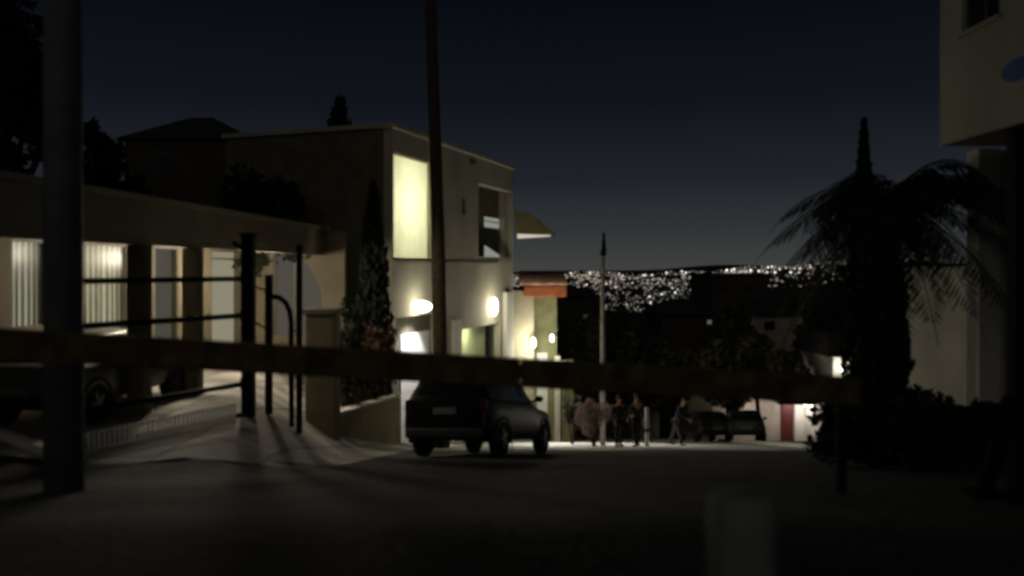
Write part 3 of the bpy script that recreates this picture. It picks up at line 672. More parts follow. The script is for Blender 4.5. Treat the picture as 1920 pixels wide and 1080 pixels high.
# ---------------------------------------------------------------- poles, barrier, bollard
def poles():
    d = 7.6; x = P(120, 0, d).x; zb = ground_z(x, d); t = empty('utility_pole', (x, d, zb), label='thick grey concrete pole close to the camera at far left', cat='pole')
    bm = bmesh.new(); tube(bm, [(x, d, zb - .3), (x - .01, d, zb + 4), (x - .02, d, zb + 9)], [.175, .165, .15], 24); link('shaft', bm, M['pole_concrete'], t, True)
    d = 25.2; xb = P(829, 0, d).x; xt = P(806, 0, d).x; zb = ground_z(xb, d); t = empty('utility_pole', (xb, d, zb), label='tall slightly leaning brown wooden pole in front of the lit window', cat='pole')
    bm = bmesh.new(); tube(bm, [(xb, d, zb - .3), ((xb * 2 + xt) / 3, d, 1), (xt, d, 9.2)], [.24, .215, .16], 16); link('shaft', bm, M['pole_wood'], t, True)
    bm = bmesh.new(); tube(bm, [(xb - .02, d - .26, zb), (xb - .05, d - .25, zb + 3)], .035, 8); link('conduit', bm, M['iron'], t, True)
    d = 29.0; x = P(1130, 0, d).x; zb = ground_z(x, d); t = empty('lamp_post', (x, d, zb), label='thin pale grey post with a dark unlit top in front of the city lights', cat='lamp post')
    bm = bmesh.new(); tube(bm, [(x, d, zb - .2), (x, d, P(0, 480, d).z)], [.095, .075], 12); link('shaft', bm, M['lamp_metal'], t, True)
    bm = bmesh.new(); tube(bm, [(x, d, P(0, 480, d).z), (x + .04, d, P(0, 470, d).z), (x + .04, d, P(0, 436, d).z)], [.11, .1, .05], 12); link('lantern', bm, M['iron'], t, True)
poles()
def barrier():
    a = P(-120, 638, 6.4); b = P(1612, 734, 7.2); t = empty('timber_barrier', (a.x, a.y, ground_z(a.x, a.y)), label='long dark timber barrier rail crossing the whole street in front', cat='barrier')
    u = (b - a).normalized(); h = .125; bm = bmesh.new(); n = Vector((u.y, -u.x, 0)).normalized() * .03; zz = Vector((0, 0, h))
    mid = a.lerp(b, .605)
    for p, q in ((a, mid - u * .004), (mid + u * .004, b)):
        hexa(bm, [p - zz - n, q - zz - n, q - zz + n, p - zz + n], [p + zz - n, q + zz - n, q + zz + n, p + zz + n])
    link('plank', bm, M['wood'], t, bevel=.008)
    bm = bmesh.new(); c = mid; tube(bm, [c + n * 1.02 + u * .0, c + n * 1.5], .02, 8); hexa(bm, [c - u * .12 - zz * .5 - n * 1.4, c + u * .12 - zz * .5 - n * 1.4, c + u * .12 - zz * .5 - n * 1.05, c - u * .12 - zz * .5 - n * 1.05], [c - u * .12 + zz * .5 - n * 1.4, c + u * .12 + zz * .5 - n * 1.4, c + u * .12 + zz * .5 - n * 1.05, c - u * .12 + zz * .5 - n * 1.05]); link('splice_plate', bm, M['wood'], t)
    for p in (b - u * .12, a + u * .1):
        bm = bmesh.new(); q = p - n * 2.2; zg = ground_z(q.x, q.y); box(bm, (q.x - .04, q.y + .01, zg - .2), (q.x + .04, q.y + .09, p.z + .1)); link('post', bm, M['iron'], t, bevel=.008)
barrier()
def bollard():
    d = 2.75; x = P(1390, 0, d).x; zt = P(0, 925, d).z; t = empty('bollard', (x, d, -1.6), label='short grey concrete bollard standing closest to the camera', cat='bollard')
    bm = bmesh.new(); tube(bm, [(x, d, -1.7), (x, d, -1.0), (x, d, zt - .03), (x, d, zt)], [.118, .114, .112, .095], 28); link('shaft', bm, M['bollard'], t, True)
    bm = bmesh.new(); tube(bm, [(x, d, -1.62), (x, d, -1.57)], [.135, .12], 28); link('collar', bm, M['iron'], t, True)
bollard()
def frame_post():
    d = 6.2; x = P(1912, 0, d).x; t = empty('braced_post', (x, d, ground_z(x, d)), label='black post with a slanting brace at the right edge', cat='post')
    bm = bmesh.new(); box(bm, (x - .07, d - .07, ground_z(x, d) - .2), (x + .07, d + .07, P(0, 236, d).z)); link('post', bm, M['iron'], t, bevel=.01)
    bm = bmesh.new(); a = P(1895, 745, d); b = P(1845, 925, d - .1); b.z = max(b.z, ground_z(b.x, b.y) - .05); tube(bm, [a, b], .055, 8); link('brace', bm, M['iron'], t, True)
    bm = bmesh.new(); box(bm, (b.x - .12, b.y - .1, b.z - .03), (b.x + .12, b.y + .1, b.z + .02)); link('foot_plate', bm, M['iron'], t)
frame_post()
def white_post():
    p = P(1213, 835, 27.5); z = ground_z(p.x, 27.5); zt = P(0, 764, 27.5).z; t = empty('marker_post', (p.x, 27.5, z), label='slim white marker post beside the standing people', cat='post')
    bm = bmesh.new(); tube(bm, [(p.x, 27.5, z - .1), (p.x, 27.5, zt)], [.075, .07], 12); link('shaft', bm, M['white_door'], t, True)
    bm = bmesh.new(); tube(bm, [(p.x, 27.5, z + .52), (p.x, 27.5, z + .62)], .08, 12); link('band', bm, M['iron'], t, True)
white_post()

# ---------------------------------------------------------------- vehicles
def lerp(a, b, t): return a + (b - a) * t
def make_car(label, cat, L, W, H, paint, front, belt, hood, rear_deck=None, group=None, plate=True, name='parked_car', tyre_r=.34, zb=.30, roof_rack=False):
    """built round its own base, nose towards -Y; front=(nose z), belt z, hood z"""
    t = empty(name, (0, 0, 0), label=label, cat=cat, group=group)
    y0 = -L / 2; hw = W / 2
    # stations: y, half width at sill, top z, top half width, belt z
    suv = rear_deck is None
    st = [(0, .86, .60, .80, .60), (.03, .93, hood * .86, .84, hood * .86), (.10, .98, hood * .95, .86, hood * .95), (.27, 1, hood * 1.01, .86, hood * 1.01),
          (.30, 1, hood * 1.05, .84, belt), (.41, 1, H * .965, .74, belt), (.50, 1, H, .75, belt), (.68, 1, H, .75, belt)]
    if suv: st += [(.86, 1, H * .985, .74, belt), (.93, .99, H * .95, .73, belt), (.985, .96, belt + .10, .84, belt), (.99, .94, belt - .05, .88, belt - .06), (1, .90, .62, .84, .62)]
    else: st += [(.76, 1, H * .97, .73, belt), (.89, .99, rear_deck * 1.02, .82, belt), (.97, .96, rear_deck, .84, rear_deck - .02), (.99, .93, rear_deck * .92, .85, rear_deck * .9), (1, .88, .60, .82, .60)]
    def section(s):
        f, wf, top, tw, bl = s; y = y0 + f * L; w_ = hw * wf; bl = min(bl, top)
        mid = zb + (bl - zb) * .5
        low = zb + (.0 if .06 < f < .94 else .08)
        return [(w_ * .80, low), (w_ * .965, low + .05), (w_, mid * .85), (w_ * .995, mid * 1.12), (w_ * .96, bl - .03), (w_ * .925, bl), (lerp(w_ * .925, hw * tw, .55), lerp(bl, top, .55)), (lerp(w_ * .925, hw * tw, .93), lerp(bl, top, .9)), (hw * tw * .88, top - .008), (hw * tw * .4, top + .012), (0, top + .016)], y
    bm = bmesh.new(); rings = []
    for s in st:
        pts, y = section(s); full = [(x, z) for x, z in pts] + [(-x, z) for x, z in pts[-2::-1]]
        rings.append([bm.verts.new((x, y, z)) for x, z in full])
    for a, b in zip(rings, rings[1:]):
        n = len(a)
        for k in range(n): bm.faces.new((a[k], b[k], b[(k + 1) % n], a[(k + 1) % n]))
    bm.faces.new(rings[0]); bm.faces.new(rings[-1][::-1])
    bmesh.ops.recalc_face_normals(bm, faces=bm.faces)
    body = link('body', bm, M[paint], t, True, bevel=.03, world=False)
    def patch(nm, quad, m, off, parent=t, th=.012, par=None):
        q = [Vector(v) for v in quad]; n = (q[1] - q[0]).cross(q[3] - q[0]).normalized() * off
        bm = bmesh.new(); hexa(bm, [v - n * .2 for v in q], [v + n for v in q]); bmesh.ops.recalc_face_normals(bm, faces=bm.faces)
        return link(nm, bm, m, parent, world=False, bevel=.004)
    def sec(f):
        for a, b in zip(st, st[1:]):
            if a[0] <= f <= b[0]:
                u = (f - a[0]) / (b[0] - a[0]); pa, ya = section(a); pb, yb = section(b)
                return [(lerp(p[0], q[0], u), lerp(p[1], q[1], u)) for p, q in zip(pa, pb)], lerp(ya, yb, u)
    ends = [(.40, .60), (.615, .82 if suv else .76)] + ([(.835, .93)] if suv else [])
    for sgn in (-1, 1):
        for fa, fb in ends:
            A_, ya = sec(fa); B_, yb = sec(fb); va = .04; 
            def pt(S, y, i, j, u): return (sgn * lerp(S[i][0], S[j][0], u), y, lerp(S[i][1], S[j][1], u))
            quad = [pt(A_, ya, 5, 6, .1), pt(B_, yb, 5, 6, .1), pt(B_, yb, 6, 7, .85), pt(A_, ya, 6, 7, .85)]
            if sgn > 0: quad = quad[::1]
            else: quad = quad[::-1]
            patch('side_window', quad, M['car_glass'], .008)
    # windscreen and rear window
    A_, ya = sec(.305); B_, yb = sec(.405)
    za, zb_ = A_[8][1] + .03, B_[8][1] - .03
    patch('windscreen', [(-A_[8][0] * .95, ya, za), (A_[8][0] * .95, ya, za), (B_[8][0] * .95, yb, zb_), (-B_[8][0] * .95, yb, zb_)], M['car_glass'], .022)
    f1, f2 = (.982, .935) if suv else (.885, .77)
    A_, ya = sec(f1); B_, yb = sec(f2); za = A_[8][1] + .02; zt = B_[8][1] - .05
    patch('rear_window', [(A_[8][0] * .92, ya, za), (-A_[8][0] * .92, ya, za), (-B_[8][0] * .9, yb, zt), (B_[8][0] * .9, yb, zt)], M['car_glass'], .02)
    # wheels
    for fy in (.18, .81):
        for sgn in (-1, 1):
            y = y0 + fy * L; x = sgn * (hw - .11); bm = bmesh.new()
            prof = [(.55, .105), (.9, .115), (1, .085), (1, -.085), (.9, -.115), (.55, -.105)]; n = 28; rg = []
            for r_, o_ in prof: rg.append([bm.verts.new((x + o_, y + tyre_r * r_ * math.cos(2 * math.pi * k / n), tyre_r + tyre_r * r_ * math.sin(2 * math.pi * k / n))) for k in range(n)])
            for a, b in zip(rg, rg[1:]):
                for k in range(n): bm.faces.new((a[k], a[(k + 1) % n], b[(k + 1) % n], b[k]))
            bm.faces.new(rg[0]); bm.faces.new(rg[-1][::-1]); bmesh.ops.recalc_face_normals(bm, faces=bm.faces)
            wh = link('wheel', bm, M['tyre'], t, True, world=False)
            bm = bmesh.new(); ox = x + sgn * .116
            for k in range(5):
                a = 2 * math.pi * k / 5; c, s_ = math.cos(a), math.sin(a); pr = Vector((0, c, s_)); pn = Vector((0, -s_, c)) * .035; o0 = Vector((ox, y, tyre_r))
                hexa(bm, [o0 - pn, o0 + pn, o0 + pr * tyre_r * .56 + pn, o0 + pr * tyre_r * .56 - pn], [o0 - pn + Vector((sgn * .012, 0, 0)), o0 + pn + Vector((sgn * .012, 0, 0)), o0 + pr * tyre_r * .56 + pn + Vector((sgn * .008, 0, 0)), o0 + pr * tyre_r * .56 - pn + Vector((sgn * .008, 0, 0))])
            tube(bm, [(ox, y, tyre_r), (ox + sgn * .02, y, tyre_r)], .06, 12); link('rim', bm, M['rim'], wh, world=False)
            bm = bmesh.new(); nseg = 16; ri, ro = tyre_r * 1.1, tyre_r * 1.26; ar = []
            for k in range(nseg + 1):
                a = math.pi * (-.06 + 1.12 * k / nseg); ar.append([(y + r_ * math.cos(a), tyre_r + r_ * math.sin(a)) for r_ in (ri, ro)])
            for a, b in zip(ar, ar[1:]):
                xx = [sgn * (hw - .12), sgn * (hw + .012)]
                hexa(bm, [Vector((xx[0], *a[0])), Vector((xx[0], *a[1])), Vector((xx[0], *b[1])), Vector((xx[0], *b[0]))], [Vector((xx[1], *a[0])), Vector((xx[1], *a[1])), Vector((xx[1], *b[1])), Vector((xx[1], *b[0]))])
            bmesh.ops.recalc_face_normals(bm, faces=bm.faces); link('wheel_arch', bm, M['trim'], t, world=False)
    for sgn in (-1, 1):      # mirrors, lights
        bm = bmesh.new(); y = y0 + .36 * L; zM = belt + .08; box(bm, (sgn * hw * .9 - .01, y - .03, zM - .06), (sgn * hw * .9 + .01, y + .03, zM)); tube(bm, [(sgn * hw * .88, y, zM - .03), (sgn * (hw + .05), y, zM)], .025, 8); ball(bm, (sgn * (hw + .12), y, zM + .04), .1, 2, (1.05, .6, .8)); link('mirror', bm, M[paint], t, True, world=False)
        x0_, x1_ = sgn * hw * .62, sgn * hw * .90; yy = y0 + .012 * L
        bm = bmesh.new(); box(bm, (min(x0_, x1_), yy - .05, hood * .68), (max(x0_, x1_), yy + .10, hood * .84)); link('headlight', bm, M['head'], t, world=False, bevel=.03)
        yr = y0 + L
        if suv: bm = bmesh.new(); box(bm, (min(sgn * hw * .80, sgn * hw * .935), yr - .10, belt * .80), (max(sgn * hw * .80, sgn * hw * .935), yr - .0, belt * 1.02)); link('tail_light', bm, M['tail'], t, world=False, bevel=.02)
        else: bm = bmesh.new(); box(bm, (min(sgn * hw * .58, sgn * hw * .91), yr - .10, rear_deck * .70), (max(sgn * hw * .58, sgn * hw * .91), yr - .0, rear_deck * .86)); link('tail_light', bm, M['tail'], t, world=False, bevel=.02)
    for yy, sgn in ((y0, -1), (y0 + L, 1)):
        bm = bmesh.new(); box(bm, (-hw * .9, min(yy + sgn * .05, yy - sgn * .12), zb + .05), (hw * .9, max(yy + sgn * .05, yy - sgn * .12), zb + .27)); link('bumper', bm, M['trim'], t, world=False, bevel=.05)
    bm = bmesh.new(); box(bm, (-hw * .45, y0 - .02, hood * .62), (hw * .45, y0 + .05, hood * .80)); link('grille', bm, M['trim'], t, world=False, bevel=.01)
    if plate:
        bm = bmesh.new(); zz = (belt * .82 if suv else rear_deck * .62); box(bm, (-.26, y0 + L + .003, zz - .07), (.26, y0 + L + .02, zz + .07)); link('number_plate', bm, M['plate'], t, world=False)
    if suv:
        bm = bmesh.new(); box(bm, (-hw * .66, y0 + L - .30 - .02 * L, H - .035), (hw * .66, y0 + L - .02 * L, H + .0)); link('rear_spoiler', bm, M[paint], t, world=False, bevel=.015)
    if roof_rack:
        for sgn in (-1, 1):
            bm = bmesh.new(); tube(bm, [(sgn * hw * .62, y0 + L * .45, H + .05), (sgn * hw * .62, y0 + L * .88, H + .05)], .018, 8); box(bm, (sgn * hw * .62 - .015, y0 + L * .47, H - .02), (sgn * hw * .62 + .015, y0 + L * .49, H + .05)); box(bm, (sgn * hw * .62 - .015, y0 + L * .84, H - .02), (sgn * hw * .62 + .015, y0 + L * .86, H + .05)); link('roof_rail', bm, M['rim'], t, world=False)
    return t
def put(car, px, d, dz_rot, pitch=True):
    """dz_rot 0: tail towards the viewer"""
    x = P(px, 0, d).x; car.location = (x, d, ground_z(x, d) + .02)
    sl = math.atan(.2) if pitch else 0
    yaw = math.pi + dz_rot if True else 0
    m = Matrix.Rotation(-sl, 3, 'X') @ Matrix.Rotation(yaw, 3, 'Z'); car.rotation_euler = m.to_euler()
c = make_car('big black sport utility vehicle parked askew below the lit house, seen from its rear corner', 'car', 4.5, 1.98, 1.74, 'black_paint', 0, 1.16, 1.06, roof_rack=True, tyre_r=.38, zb=.34)
rz = R(-20); put(c, 0, 18.4, rz); c.location.x = -.62; c.location.z = road_z(18.4) + .012
c = make_car('silver car parked under the carport on the left', 'car', 4.2, 1.70, 1.45, 'silver_paint', 0, .98, .92, rear_deck=1.0)
q = lat(-8.55, 14.4); c.location = (q.x, 14.4, -2.55 + .03); c.rotation_euler = (0, 0, math.pi - .073)
c = make_car('dark far car on the left of the two parked down the street', 'car', 4.3, 1.72, 1.42, 'dark_paint', 0, .96, .92, rear_deck=.98)
put(c, 1322, 38.5, R(3)); c.location.z = road_z(38.5) + .016
c = make_car('grey far car on the right of the two parked down the street', 'car', 4.3, 1.72, 1.45, 'dark_paint', 0, .98, .94, rear_deck=1.0)
put(c, 1398, 38.2, R(-14)); c.location.z = road_z(38.2) + .016

# ---------------------------------------------------------------- people
def skin_mesh(name, pts, edges, rad, m, parent, lvl=2):
    me = bpy.data.meshes.new(name); me.from_pydata(pts, edges, []); o = bpy.data.objects.new(name, me); COL.objects.link(o)
    s = o.modifiers.new('skin', 'SKIN'); s.use_smooth_shade = True; s.branch_smoothing = .6
    if not me.skin_vertices: return o
    for i, r in enumerate(rad):
        v = me.skin_vertices[0].data[i]; v.radius = r if hasattr(r, '__len__') else (r, r); v.use_root = (i == 0)
    u = o.modifiers.new('sub', 'SUBSURF'); u.levels = lvl; u.render_levels = lvl
    bpy.context.view_layer.update()
    ev = o.evaluated_get(bpy.context.evaluated_depsgraph_get()); me2 = bpy.data.meshes.new_from_object(ev)
    o.modifiers.clear(); o.data = me2; me2.materials.clear(); me2.materials.append(m)
    for p in me2.polygons: p.use_smooth = True
    o.parent = parent; return o
def person(px, d, face, label, group, h=1.72, top='cloth_dark', low='cloth_navy', lean=0.0, stride=.12, arms=(0.1, .1), seed=1, bent=(0.2, .5)):
    x = P(px, 0, d).x; z = road_z(d) + .02
    t = empty('person', (x, d, z), face, label=label, cat='person', group=group); k = h / 1.72
    J = {}; J['pelvis'] = (0, 0, .93); J['waist'] = (0, -.01 - lean * .12, 1.08); J['chest'] = (0, -lean * .3, 1.30); J['neck'] = (0, -lean * .42, 1.46); J['head0'] = (0, -.015 - lean * .5, 1.54); J['head1'] = (0, -.02 - lean * .56, 1.62); J['crown'] = (0, -.005 - lean * .6, 1.70)
    pts = []; ed = []; rad = []; idx = {}
    def add(n, p, r, par=None):
        idx[n] = len(pts); pts.append(tuple(c * k for c in p)); rad.append(tuple(a * k for a in r) if hasattr(r, '__len__') else r * k)
        if par: ed.append((idx[par], idx[n]))
    add('pelvis', J['pelvis'], (.145, .105)); add('waist', J['waist'], (.125, .095), 'pelvis'); add('chest', J['chest'], (.155, .11), 'waist'); add('neck', J['neck'], (.055, .055), 'chest'); add('head0', J['head0'], (.062, .075), 'neck'); add('head1', J['head1'], (.078, .095), 'head0'); add('crown', J['crown'], (.055, .065), 'head1')
    limbs = {}
    for s, sg in (('l', -1), ('r', 1)):
        st_ = stride * sg; hp = (sg * .095, 0, .88); kn = (sg * .11, st_ * .5 - .03, .49); an = (sg * .12, st_ + .02, .09); toe = (sg * .13, st_ - .14, .035)
        add('hip' + s, hp, .085, 'pelvis'); add('knee' + s, kn, .055, 'hip' + s); add('ankle' + s, an, .038, 'knee' + s); add('toe' + s, toe, (.042, .03), 'ankle' + s)
        a0, b0 = (arms[0], bent[0]) if sg < 0 else (arms[1], bent[1])
        sh = (sg * .19, J['chest'][1] + .01, 1.385); el = (sg * (.22 + .1 * abs(a0)), sh[1] - .28 * math.sin(a0) + .02, 1.385 - .29 * math.cos(a0))
        wr = (sg * (.23 + .02), el[1] - .25 * math.sin(a0 + b0), el[2] - .25 * math.cos(a0 + b0)); dirn = Vector((0, wr[1] - el[1], wr[2] - el[2])).normalized()
        add('sh' + s, sh, .058, 'chest'); add('el' + s, el, .042, 'sh' + s); add('wr' + s, wr, .028, 'el' + s)
        w_ = Vector(wr); pm = w_ + dirn * .07; add('palm' + s, pm, (.022, .036), 'wr' + s)
        for i, ln in enumerate((.075, .085, .08, .062)):
            off = Vector((0, 0, 0)); sd_ = dirn.cross(Vector((1, 0, 0))) * (.014 * (i - 1.5)) * 1.4
            b1 = pm + dirn * .03 + sd_ * 1.2; b2 = b1 + dirn * ln * .55 + Vector((-sg * .012, 0, 0)); b3 = b2 + dirn * ln * .4 + Vector((-sg * .022, 0, 0))
            add(f'f{i}a' + s, b1, .009, 'palm' + s); add(f'f{i}b' + s, b2, .0085, f'f{i}a' + s); add(f'f{i}c' + s, b3, .007, f'f{i}b' + s)
        th0 = w_ + dirn * .03 + dirn.cross(Vector((1, 0, 0))) * -.03; add('t0' + s, th0, .011, 'palm' + s); add('t1' + s, th0 + dirn * .04 + dirn.cross(Vector((1, 0, 0))) * -.02, .009, 't0' + s)
        limbs[s] = (hp, kn, an, sh, el, wr)
    skin_mesh('body', pts, ed, rad, M['skin'], t, 2)
    # face: nose, eyes and ears as one small mesh per feature group, hair
    hx, hy, hz = (c * k for c in J['head1'])
    bm = bmesh.new(); ball(bm, Vector((0, hy - .098 * k, hz - .015)), .017, 2, (.8, 1.1, 1.5)); 
    for sg in (-1, 1): ball(bm, Vector((sg * .083 * k, hy + .01, hz - .01)), .026, 2, (.35, .8, 1.3))
    link('face_features', bm, M['skin'], t, True, world=False)
    bm = bmesh.new(); ball(bm, Vector((0, hy + .018, hz + .045)), .102 * k, 3, (.90, 1.08, .85)); link('hair', bm, M['hair'], t, True, world=False)
    # jacket and trousers follow the same joints
    p2 = []; e2 = []; r2 = []; ix = {}
    def ad(n, p, r, par=None):
        ix[n] = len(p2); p2.append(tuple(c * k for c in p)); r2.append(tuple(a * k for a in r) if hasattr(r, '__len__') else r * k)
        if par: e2.append((ix[par], ix[n]))
    ad('w', J['waist'], (.155, .12)); ad('hem', (0, 0, .90), (.165, .13), 'w'); ad('c', J['chest'], (.185, .135), 'w'); ad('n', (J['neck'][0], J['neck'][1], 1.425), (.085, .08), 'c')
    for s, (hp, kn, an, sh, el, wr) in limbs.items():
        ad('s' + s, sh, .076, 'c'); ad('e' + s, el, .058, 's' + s); ad('x' + s, tuple(Vector(wr).lerp(Vector(el), .12)), .042, 'e' + s)
    skin_mesh('jacket', p2, e2, r2, M[top], t, 2)
    p2, e2, r2, ix = [], [], [], {}
    ad('p', (0, 0, .95), (.15, .12))
    for s, (hp, kn, an, *_r) in limbs.items():
        ad('h' + s, hp, .10, 'p'); ad('k' + s, kn, .075, 'h' + s); ad('a' + s, an, .062, 'k' + s)
    skin_mesh('trousers', p2, e2, r2, M[low], t, 2)
    for s, (hp, kn, an, *_r) in limbs.items():
        bm = bmesh.new(); a_ = Vector(an) * k; box(bm, (a_.x - .045, a_.y - .19, .0), (a_.x + .045, a_.y + .07, .075)); link('shoe', bm, M['trim'], t, world=False, bevel=.025)
    return t
grp = 'people standing in the street beyond the cars'
person(1160, 26.6, R(20), 'person in black jacket standing next to the pink flowering shrub', grp, 1.70, 'cloth_dark', 'cloth_dark', .05, .10, (.15, .3), 1, (.6, 1.2))
person(1194, 27.2, R(200), 'person in dark clothes standing just left of the white marker post', grp, 1.78, 'cloth_navy', 'cloth_dark', 0, .16, (.05, .1), 2)
person(1268, 28.6, R(60), 'person in dark jacket with grey trousers leaning forward alone right of the post', grp, 1.72, 'cloth_dark', 'cloth_grey', .55, .26, (.5, .3), 3, (.7, .4))

# ---------------------------------------------------------------- houses down the street and on the slope
def simple_house(px0, px1, top, d, depth, label, wall='dark_wall', wins=(), name='hillside_house', roof='flat', rise=1.2, base=None):
    x0 = P(px0, 0, d).x; x1 = P(px1, 0, d).x; z1 = P(0, top, d).z; g = (road_z(d) if base is None else base) - 1.5
    t = empty(name, ((x0 + x1) / 2, d, g), label=label, cat='house')
    bm = bmesh.new(); box(bm, (x0, d, g), (x1, d + depth, z1)); link('wall', bm, M[wall], t)
    bm = bmesh.new()
    if roof == 'flat': box(bm, (x0 - .2, d - .2, z1 + .003), (x1 + .2, d + depth + .2, z1 + .25))
    else:
        o = .35; xm = (x0 + x1) / 2; a = [Vector(v) for v in ((x0 - o, d - o, z1 + .003), (x1 + o, d - o, z1 + .003), (x1 + o, d + depth + o, z1 + .003), (x0 - o, d + depth + o, z1 + .003))]
        b = [Vector(v) for v in ((xm - .5, d + depth * .3, z1 + rise), (xm + .5, d + depth * .3, z1 + rise), (xm + .5, d + depth * .7, z1 + rise), (xm - .5, d + depth * .7, z1 + rise))]; hexa(bm, a, b)
    link('roof', bm, M['roof'] if roof != 'tile' else M['terracotta'], t)
    for a, b, c, e_, lit in wins:
        wx0, wx1, wz1, wz0 = P(a, 0, d).x, P(b, 0, d).x, P(0, c, d).z, P(0, e_, d).z; f = .05
        bm = bmesh.new()
        for lo, hi in (((wx0 - f, d - .04, wz0 - f), (wx1 + f, d - .002, wz0)), ((wx0 - f, d - .04, wz1), (wx1 + f, d - .002, wz1 + f)), ((wx0 - f, d - .04, wz0), (wx0, d - .002, wz1)), ((wx1, d - .04, wz0), (wx1 + f, d - .002, wz1))): box(bm, lo, hi)
        wf = link('window', bm, M['frame'], t); bm = bmesh.new(); box(bm, (wx0, d - .02, wz0), (wx1, d - .003, wz1)); link('pane', bm, M['car_glass'] if not lit else emit(f'win{lit}', (1, .93, .82), lit), wf)
    return t
t = simple_house(1336, 1516, 700, 44, 7, 'pinkish house with a dark red door and white lit porch behind the far cars', 'pink_wall', (), 'porch_house', 'hip', .5)
def porch():
    d = 44; g = road_z(d)
    X = lambda px: P(px, 0, d).x; Z = lambda py: P(0, py, d).z
    bm = bmesh.new(); box(bm, (X(1464), d - .05, g - .2), (X(1487), d - .002, Z(752))); link('door', bm, M['red_door'], t)
    bm = bmesh.new(); box(bm, (X(1489), d - .12, g - .2), (X(1509), d - .002, Z(752))); link('white_pier', bm, M['white_wall'], t)
    bm = bmesh.new(); box(bm, (X(1440), d - 1.9, Z(748)), (X(1516), d - .002, Z(742))); link('porch_roof', bm, M['roof'], t)
    bm = bmesh.new(); ball(bm, (X(1497), d - 1.0, Z(752)), .1, 2); link('porch_lamp', bm, emit('porch_globe', (1, .95, .9), 6), t, True)
    point('porch_light', (X(1492), d - 1.1, Z(757)), 60, (1, .93, .86), .15)
    point('porch_light', (X(1400), d - 1.3, Z(757)), 45, (1, .88, .78), .15)
porch()
simple_house(1410, 1505, 592, 58, 8, 'dim beige hillside house showing its pale gable above the trees', 'cream', ((1434, 1452, 604, 618, 0),), base=-13, roof='hip', rise=.9)
simple_house(1335, 1440, 518, 75, 9, 'dark flat roofed block rising against the city lights', 'dark_wall', ((1352, 1368, 533, 545, 0), (1392, 1408, 533, 545, 0)), base=-17)
simple_house(1200, 1252, 640, 62, 6, 'small dark house with a pale roof edge among the trees', 'dark_wall', ((1208, 1222, 664, 684, .12),), base=-14)
simple_house(1186, 1236, 676, 52, 5, 'low outbuilding with a pale lit gable under the trees', 'grey_wall', ((1192, 1204, 672, 688, .22),), base=-12, roof='hip', rise=.8)
simple_house(1000, 1120, 556, 66, 8, 'dark house behind the grey lamp post', 'dark_wall', ((1092, 1110, 590, 600, .03),), base=-15, roof='hip', rise=1.0)
simple_house(1240, 1340, 590, 70, 8, 'brownish unlit house on the slope between tree crowns', 'dark_wall', ((1326, 1334, 600, 608, .10),), base=-16, roof='hip')
t2 = simple_house(1562, 1625, 668, 40, 5, 'small pale lit annex with an outdoor lamp left of the cypress', 'white_wall', (), 'annex', 'hip', 1.0, base=-8)
def annex_lamp():
    p = P(1580, 690, 39.7); bm = bmesh.new(); ball(bm, p, .17, 3); l = link('outdoor_lamp', bm, emit('annex_globe', (1, .92, .78), 12), t2, True); point('annex_light', p - Vector((0, .4, -.1)), 22, (1, .9, .75), .12)
    bm = bmesh.new(); q = P(1596, 0, 39.5); box(bm, (q.x - .05, 39.4, P(0, 760, 39.5).z), (q.x + .05, 39.5, P(0, 640, 39.5).z)); link('porch_post', bm, M['frame'], t2)
annex_lamp()
# houses behind the carport building, left
bm = None
simple_house(235, 440, 262, 34, 8, 'dim reddish upper house far behind the carport building', 'dark_wall', ((290, 330, 290, 320, 0),), base=-4, roof='hip', rise=1.4)

# ---------------------------------------------------------------- trees
G = 'dark trees down the slope'
def T(px, top, d, r_px, label, m='leaf', seed=1, n=2600, tk=.25):
    x = P(px, 0, d).x; g = road_z(d) - .5 if d < 60 else -(0.6 + .2 * d); h = P(0, top, d).z - g; tree(x, d, h, r_px / F * d, label, G, m, n, .012 * d / 2.2, z=g, seed=seed, trunk=tk)
T(1095, 575, 44, 42, 'dark rounded tree just left of the grey lamp post', 'leaf', 11)
T(1170, 572, 48, 52, 'broad black green tree right of the grey lamp post', 'leaf', 12, 3600)
T(1262, 628, 50, 62, 'olive brown tree above the leaning person', 'leaf2', 13, 3600)
T(1375, 560, 54, 60, 'tall dark tree before the flat roofed block', 'leaf', 14, 3600)
T(1420, 628, 42.5, 92, 'brownish spreading tree above the far parked cars', 'leaf2', 15, 8000, .5)
T(1365, 640, 42, 75, 'low bushy tree behind the left far car', 'leaf2', 16, 4500, .45)
T(1528, 570, 50, 40, 'dark tree between the beige gable and the cypress', 'leaf2', 17, 3600)
T(1515, 525, 80, 60, 'distant black tree crown touching the city light line', 'leaf', 18, 2600)
T(1300, 575, 78, 50, 'distant tree crown below the thickest city lights', 'leaf', 19, 2400)
T(1235, 585, 72, 45, 'distant low tree right of the lamp post', 'leaf', 20, 2400)
T(1075, 600, 60, 36, 'distant narrow tree beside the terracotta house', 'leaf', 21, 2000)
T(1590, 540, 62, 46, 'distant tree partly hidden by the cypress', 'leaf', 22, 2200)
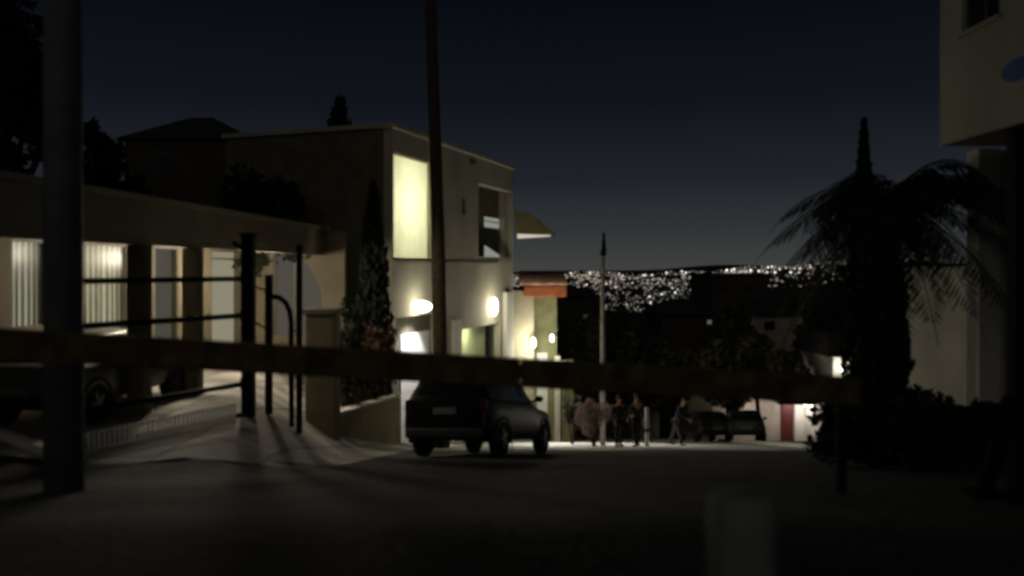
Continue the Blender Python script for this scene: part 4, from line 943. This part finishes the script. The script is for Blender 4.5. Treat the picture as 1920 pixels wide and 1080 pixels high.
# big trees behind the carport building
tree(P(500, 0, 27).x, 29.5, 1.0, 1.0, 'x', n=10, z=-2) if False else None
def TL(px, top, bot, d, r_px, label, m='leaf', seed=1, n=3000, name='tree'):
    x = P(px, 0, d).x; g = -2.9; h = P(0, top, d).z - g; tree(x, d, h, r_px / F * d, label, 'dark trees behind the left buildings', m, n, .16, z=g, seed=seed, trunk=.45, squash=1)
TL(500, 305, 0, 25.2, 105, 'wide low tree crown resting over the carport roof', 'leaf_black', 31, 5200)
TL(330, 190, 0, 42, 120, 'big dark tree behind the dim reddish upper house', 'leaf_black', 32, 4200)
TL(190, 200, 0, 30, 70, 'tall dark tree just right of the concrete pole', 'leaf_black', 33, 4200)
TL(10, -60, 0, 19, 110, 'huge black tree at the upper left corner', 'leaf_black', 34, 7000)
TL(215, 300, 0, 22, 60, 'low tree crown over the carport roof next to the concrete pole', 'leaf_black', 36, 3000)
TL(630, 150, 0, 37, 46, 'dark pointed tree top showing above the tall house roof', 'leaf_black', 37, 4200)
x = P(700, 0, 24.2).x; cypress(x, 24.2, ground_z(x, 24.2) - .2, P(0, 325, 24.2).z - ground_z(x, 24.2), .62, 'slim dark cypress against the side of the tall house', n=4200, s=.12, seed=8, waist=lambda f: min(1, .6 + f * 2) * (1 - f ** 2.2) ** .8)
x = P(1650, 0, 13.5).x; g = ground_z(x, 13.5) - .3
cypress(x, 13.5, g, P(0, 440, 13.5).z - g, .40, 'thick black columnar tree in front of the right wall', n=6500, s=.11, seed=9, name='columnar_tree', waist=lambda f: (.85 + .2 * math.sin(f * 3)) * (1 - f ** 6) ** .7)
x = P(1620, 0, 16.5).x; g = ground_z(x, 16.5) - .3
cypress(x, 16.5, g, P(0, 222, 16.5).z - g, .34, 'pointed black cypress rising highest beside the palm', n=9000, s=.085, seed=10, waist=lambda f: (1.15 if f < .35 else 1.15 * max(0, (1 - f) / .65) ** .85))
x = P(1668, 0, 15.2).x; palm(x, 15.2, ground_z(x, 15.2) - .2, P(0, 372, 15.2).z - ground_z(x, 15.2) + .2, 2.8, 64, 'dark palm with drooping fronds in front of the right house')
# shrubs
GS = 'garden shrubs'
x = P(690, 0, 21.5).x; shrub(x, 22.4, 2.5, .9, 'reddish shrub hanging over the low ochre wall', 'red_leaf', 2600, .07, 41, z=-3.9)
x = P(655, 0, 21.5).x; shrub(x, 20.8, 3.0, .62, 'dark leafy shrub behind the garden pillar', 'leaf', 2200, .08, 42, z=-3.7)
x = P(1114, 0, 27.8).x; shrub(x, 27.9, 1.75, .72, 'pink flowering shrub beside the standing people', 'bloom', 2600, .055, 43, z=road_z(27.9), cat='flowering shrub')
x = P(1075, 0, 30.5).x; shrub(x, 31, 2.0, .5, 'green shrub between the pink blossom and the pale gate pier', 'leaf2', 1500, .06, 44, z=road_z(31))
for i, (px, d, h, r, lb) in enumerate(((1612, 17, 1.5, .8, 'broad black hedge bush left of the columnar tree'), (1640, 12.5, 1.3, 1.1, 'dark bush at the foot of the columnar tree'), (1720, 15, 1.3, 1.0, 'dark bush below the grey right wall'), (1790, 14.2, 1.2, .9, 'spiky dark bush left of the pale pier'), (1860, 13.2, 1.1, .8, 'low dark bush at the foot of the pale pier'), (1745, 11.2, 1.0, 1.0, 'black bush nearest to the dark pavement'))):
    x = P(px, 0, d).x; shrub(x, d, h, r, lb, 'leaf_black', 5000, .08, 50 + i, GS)
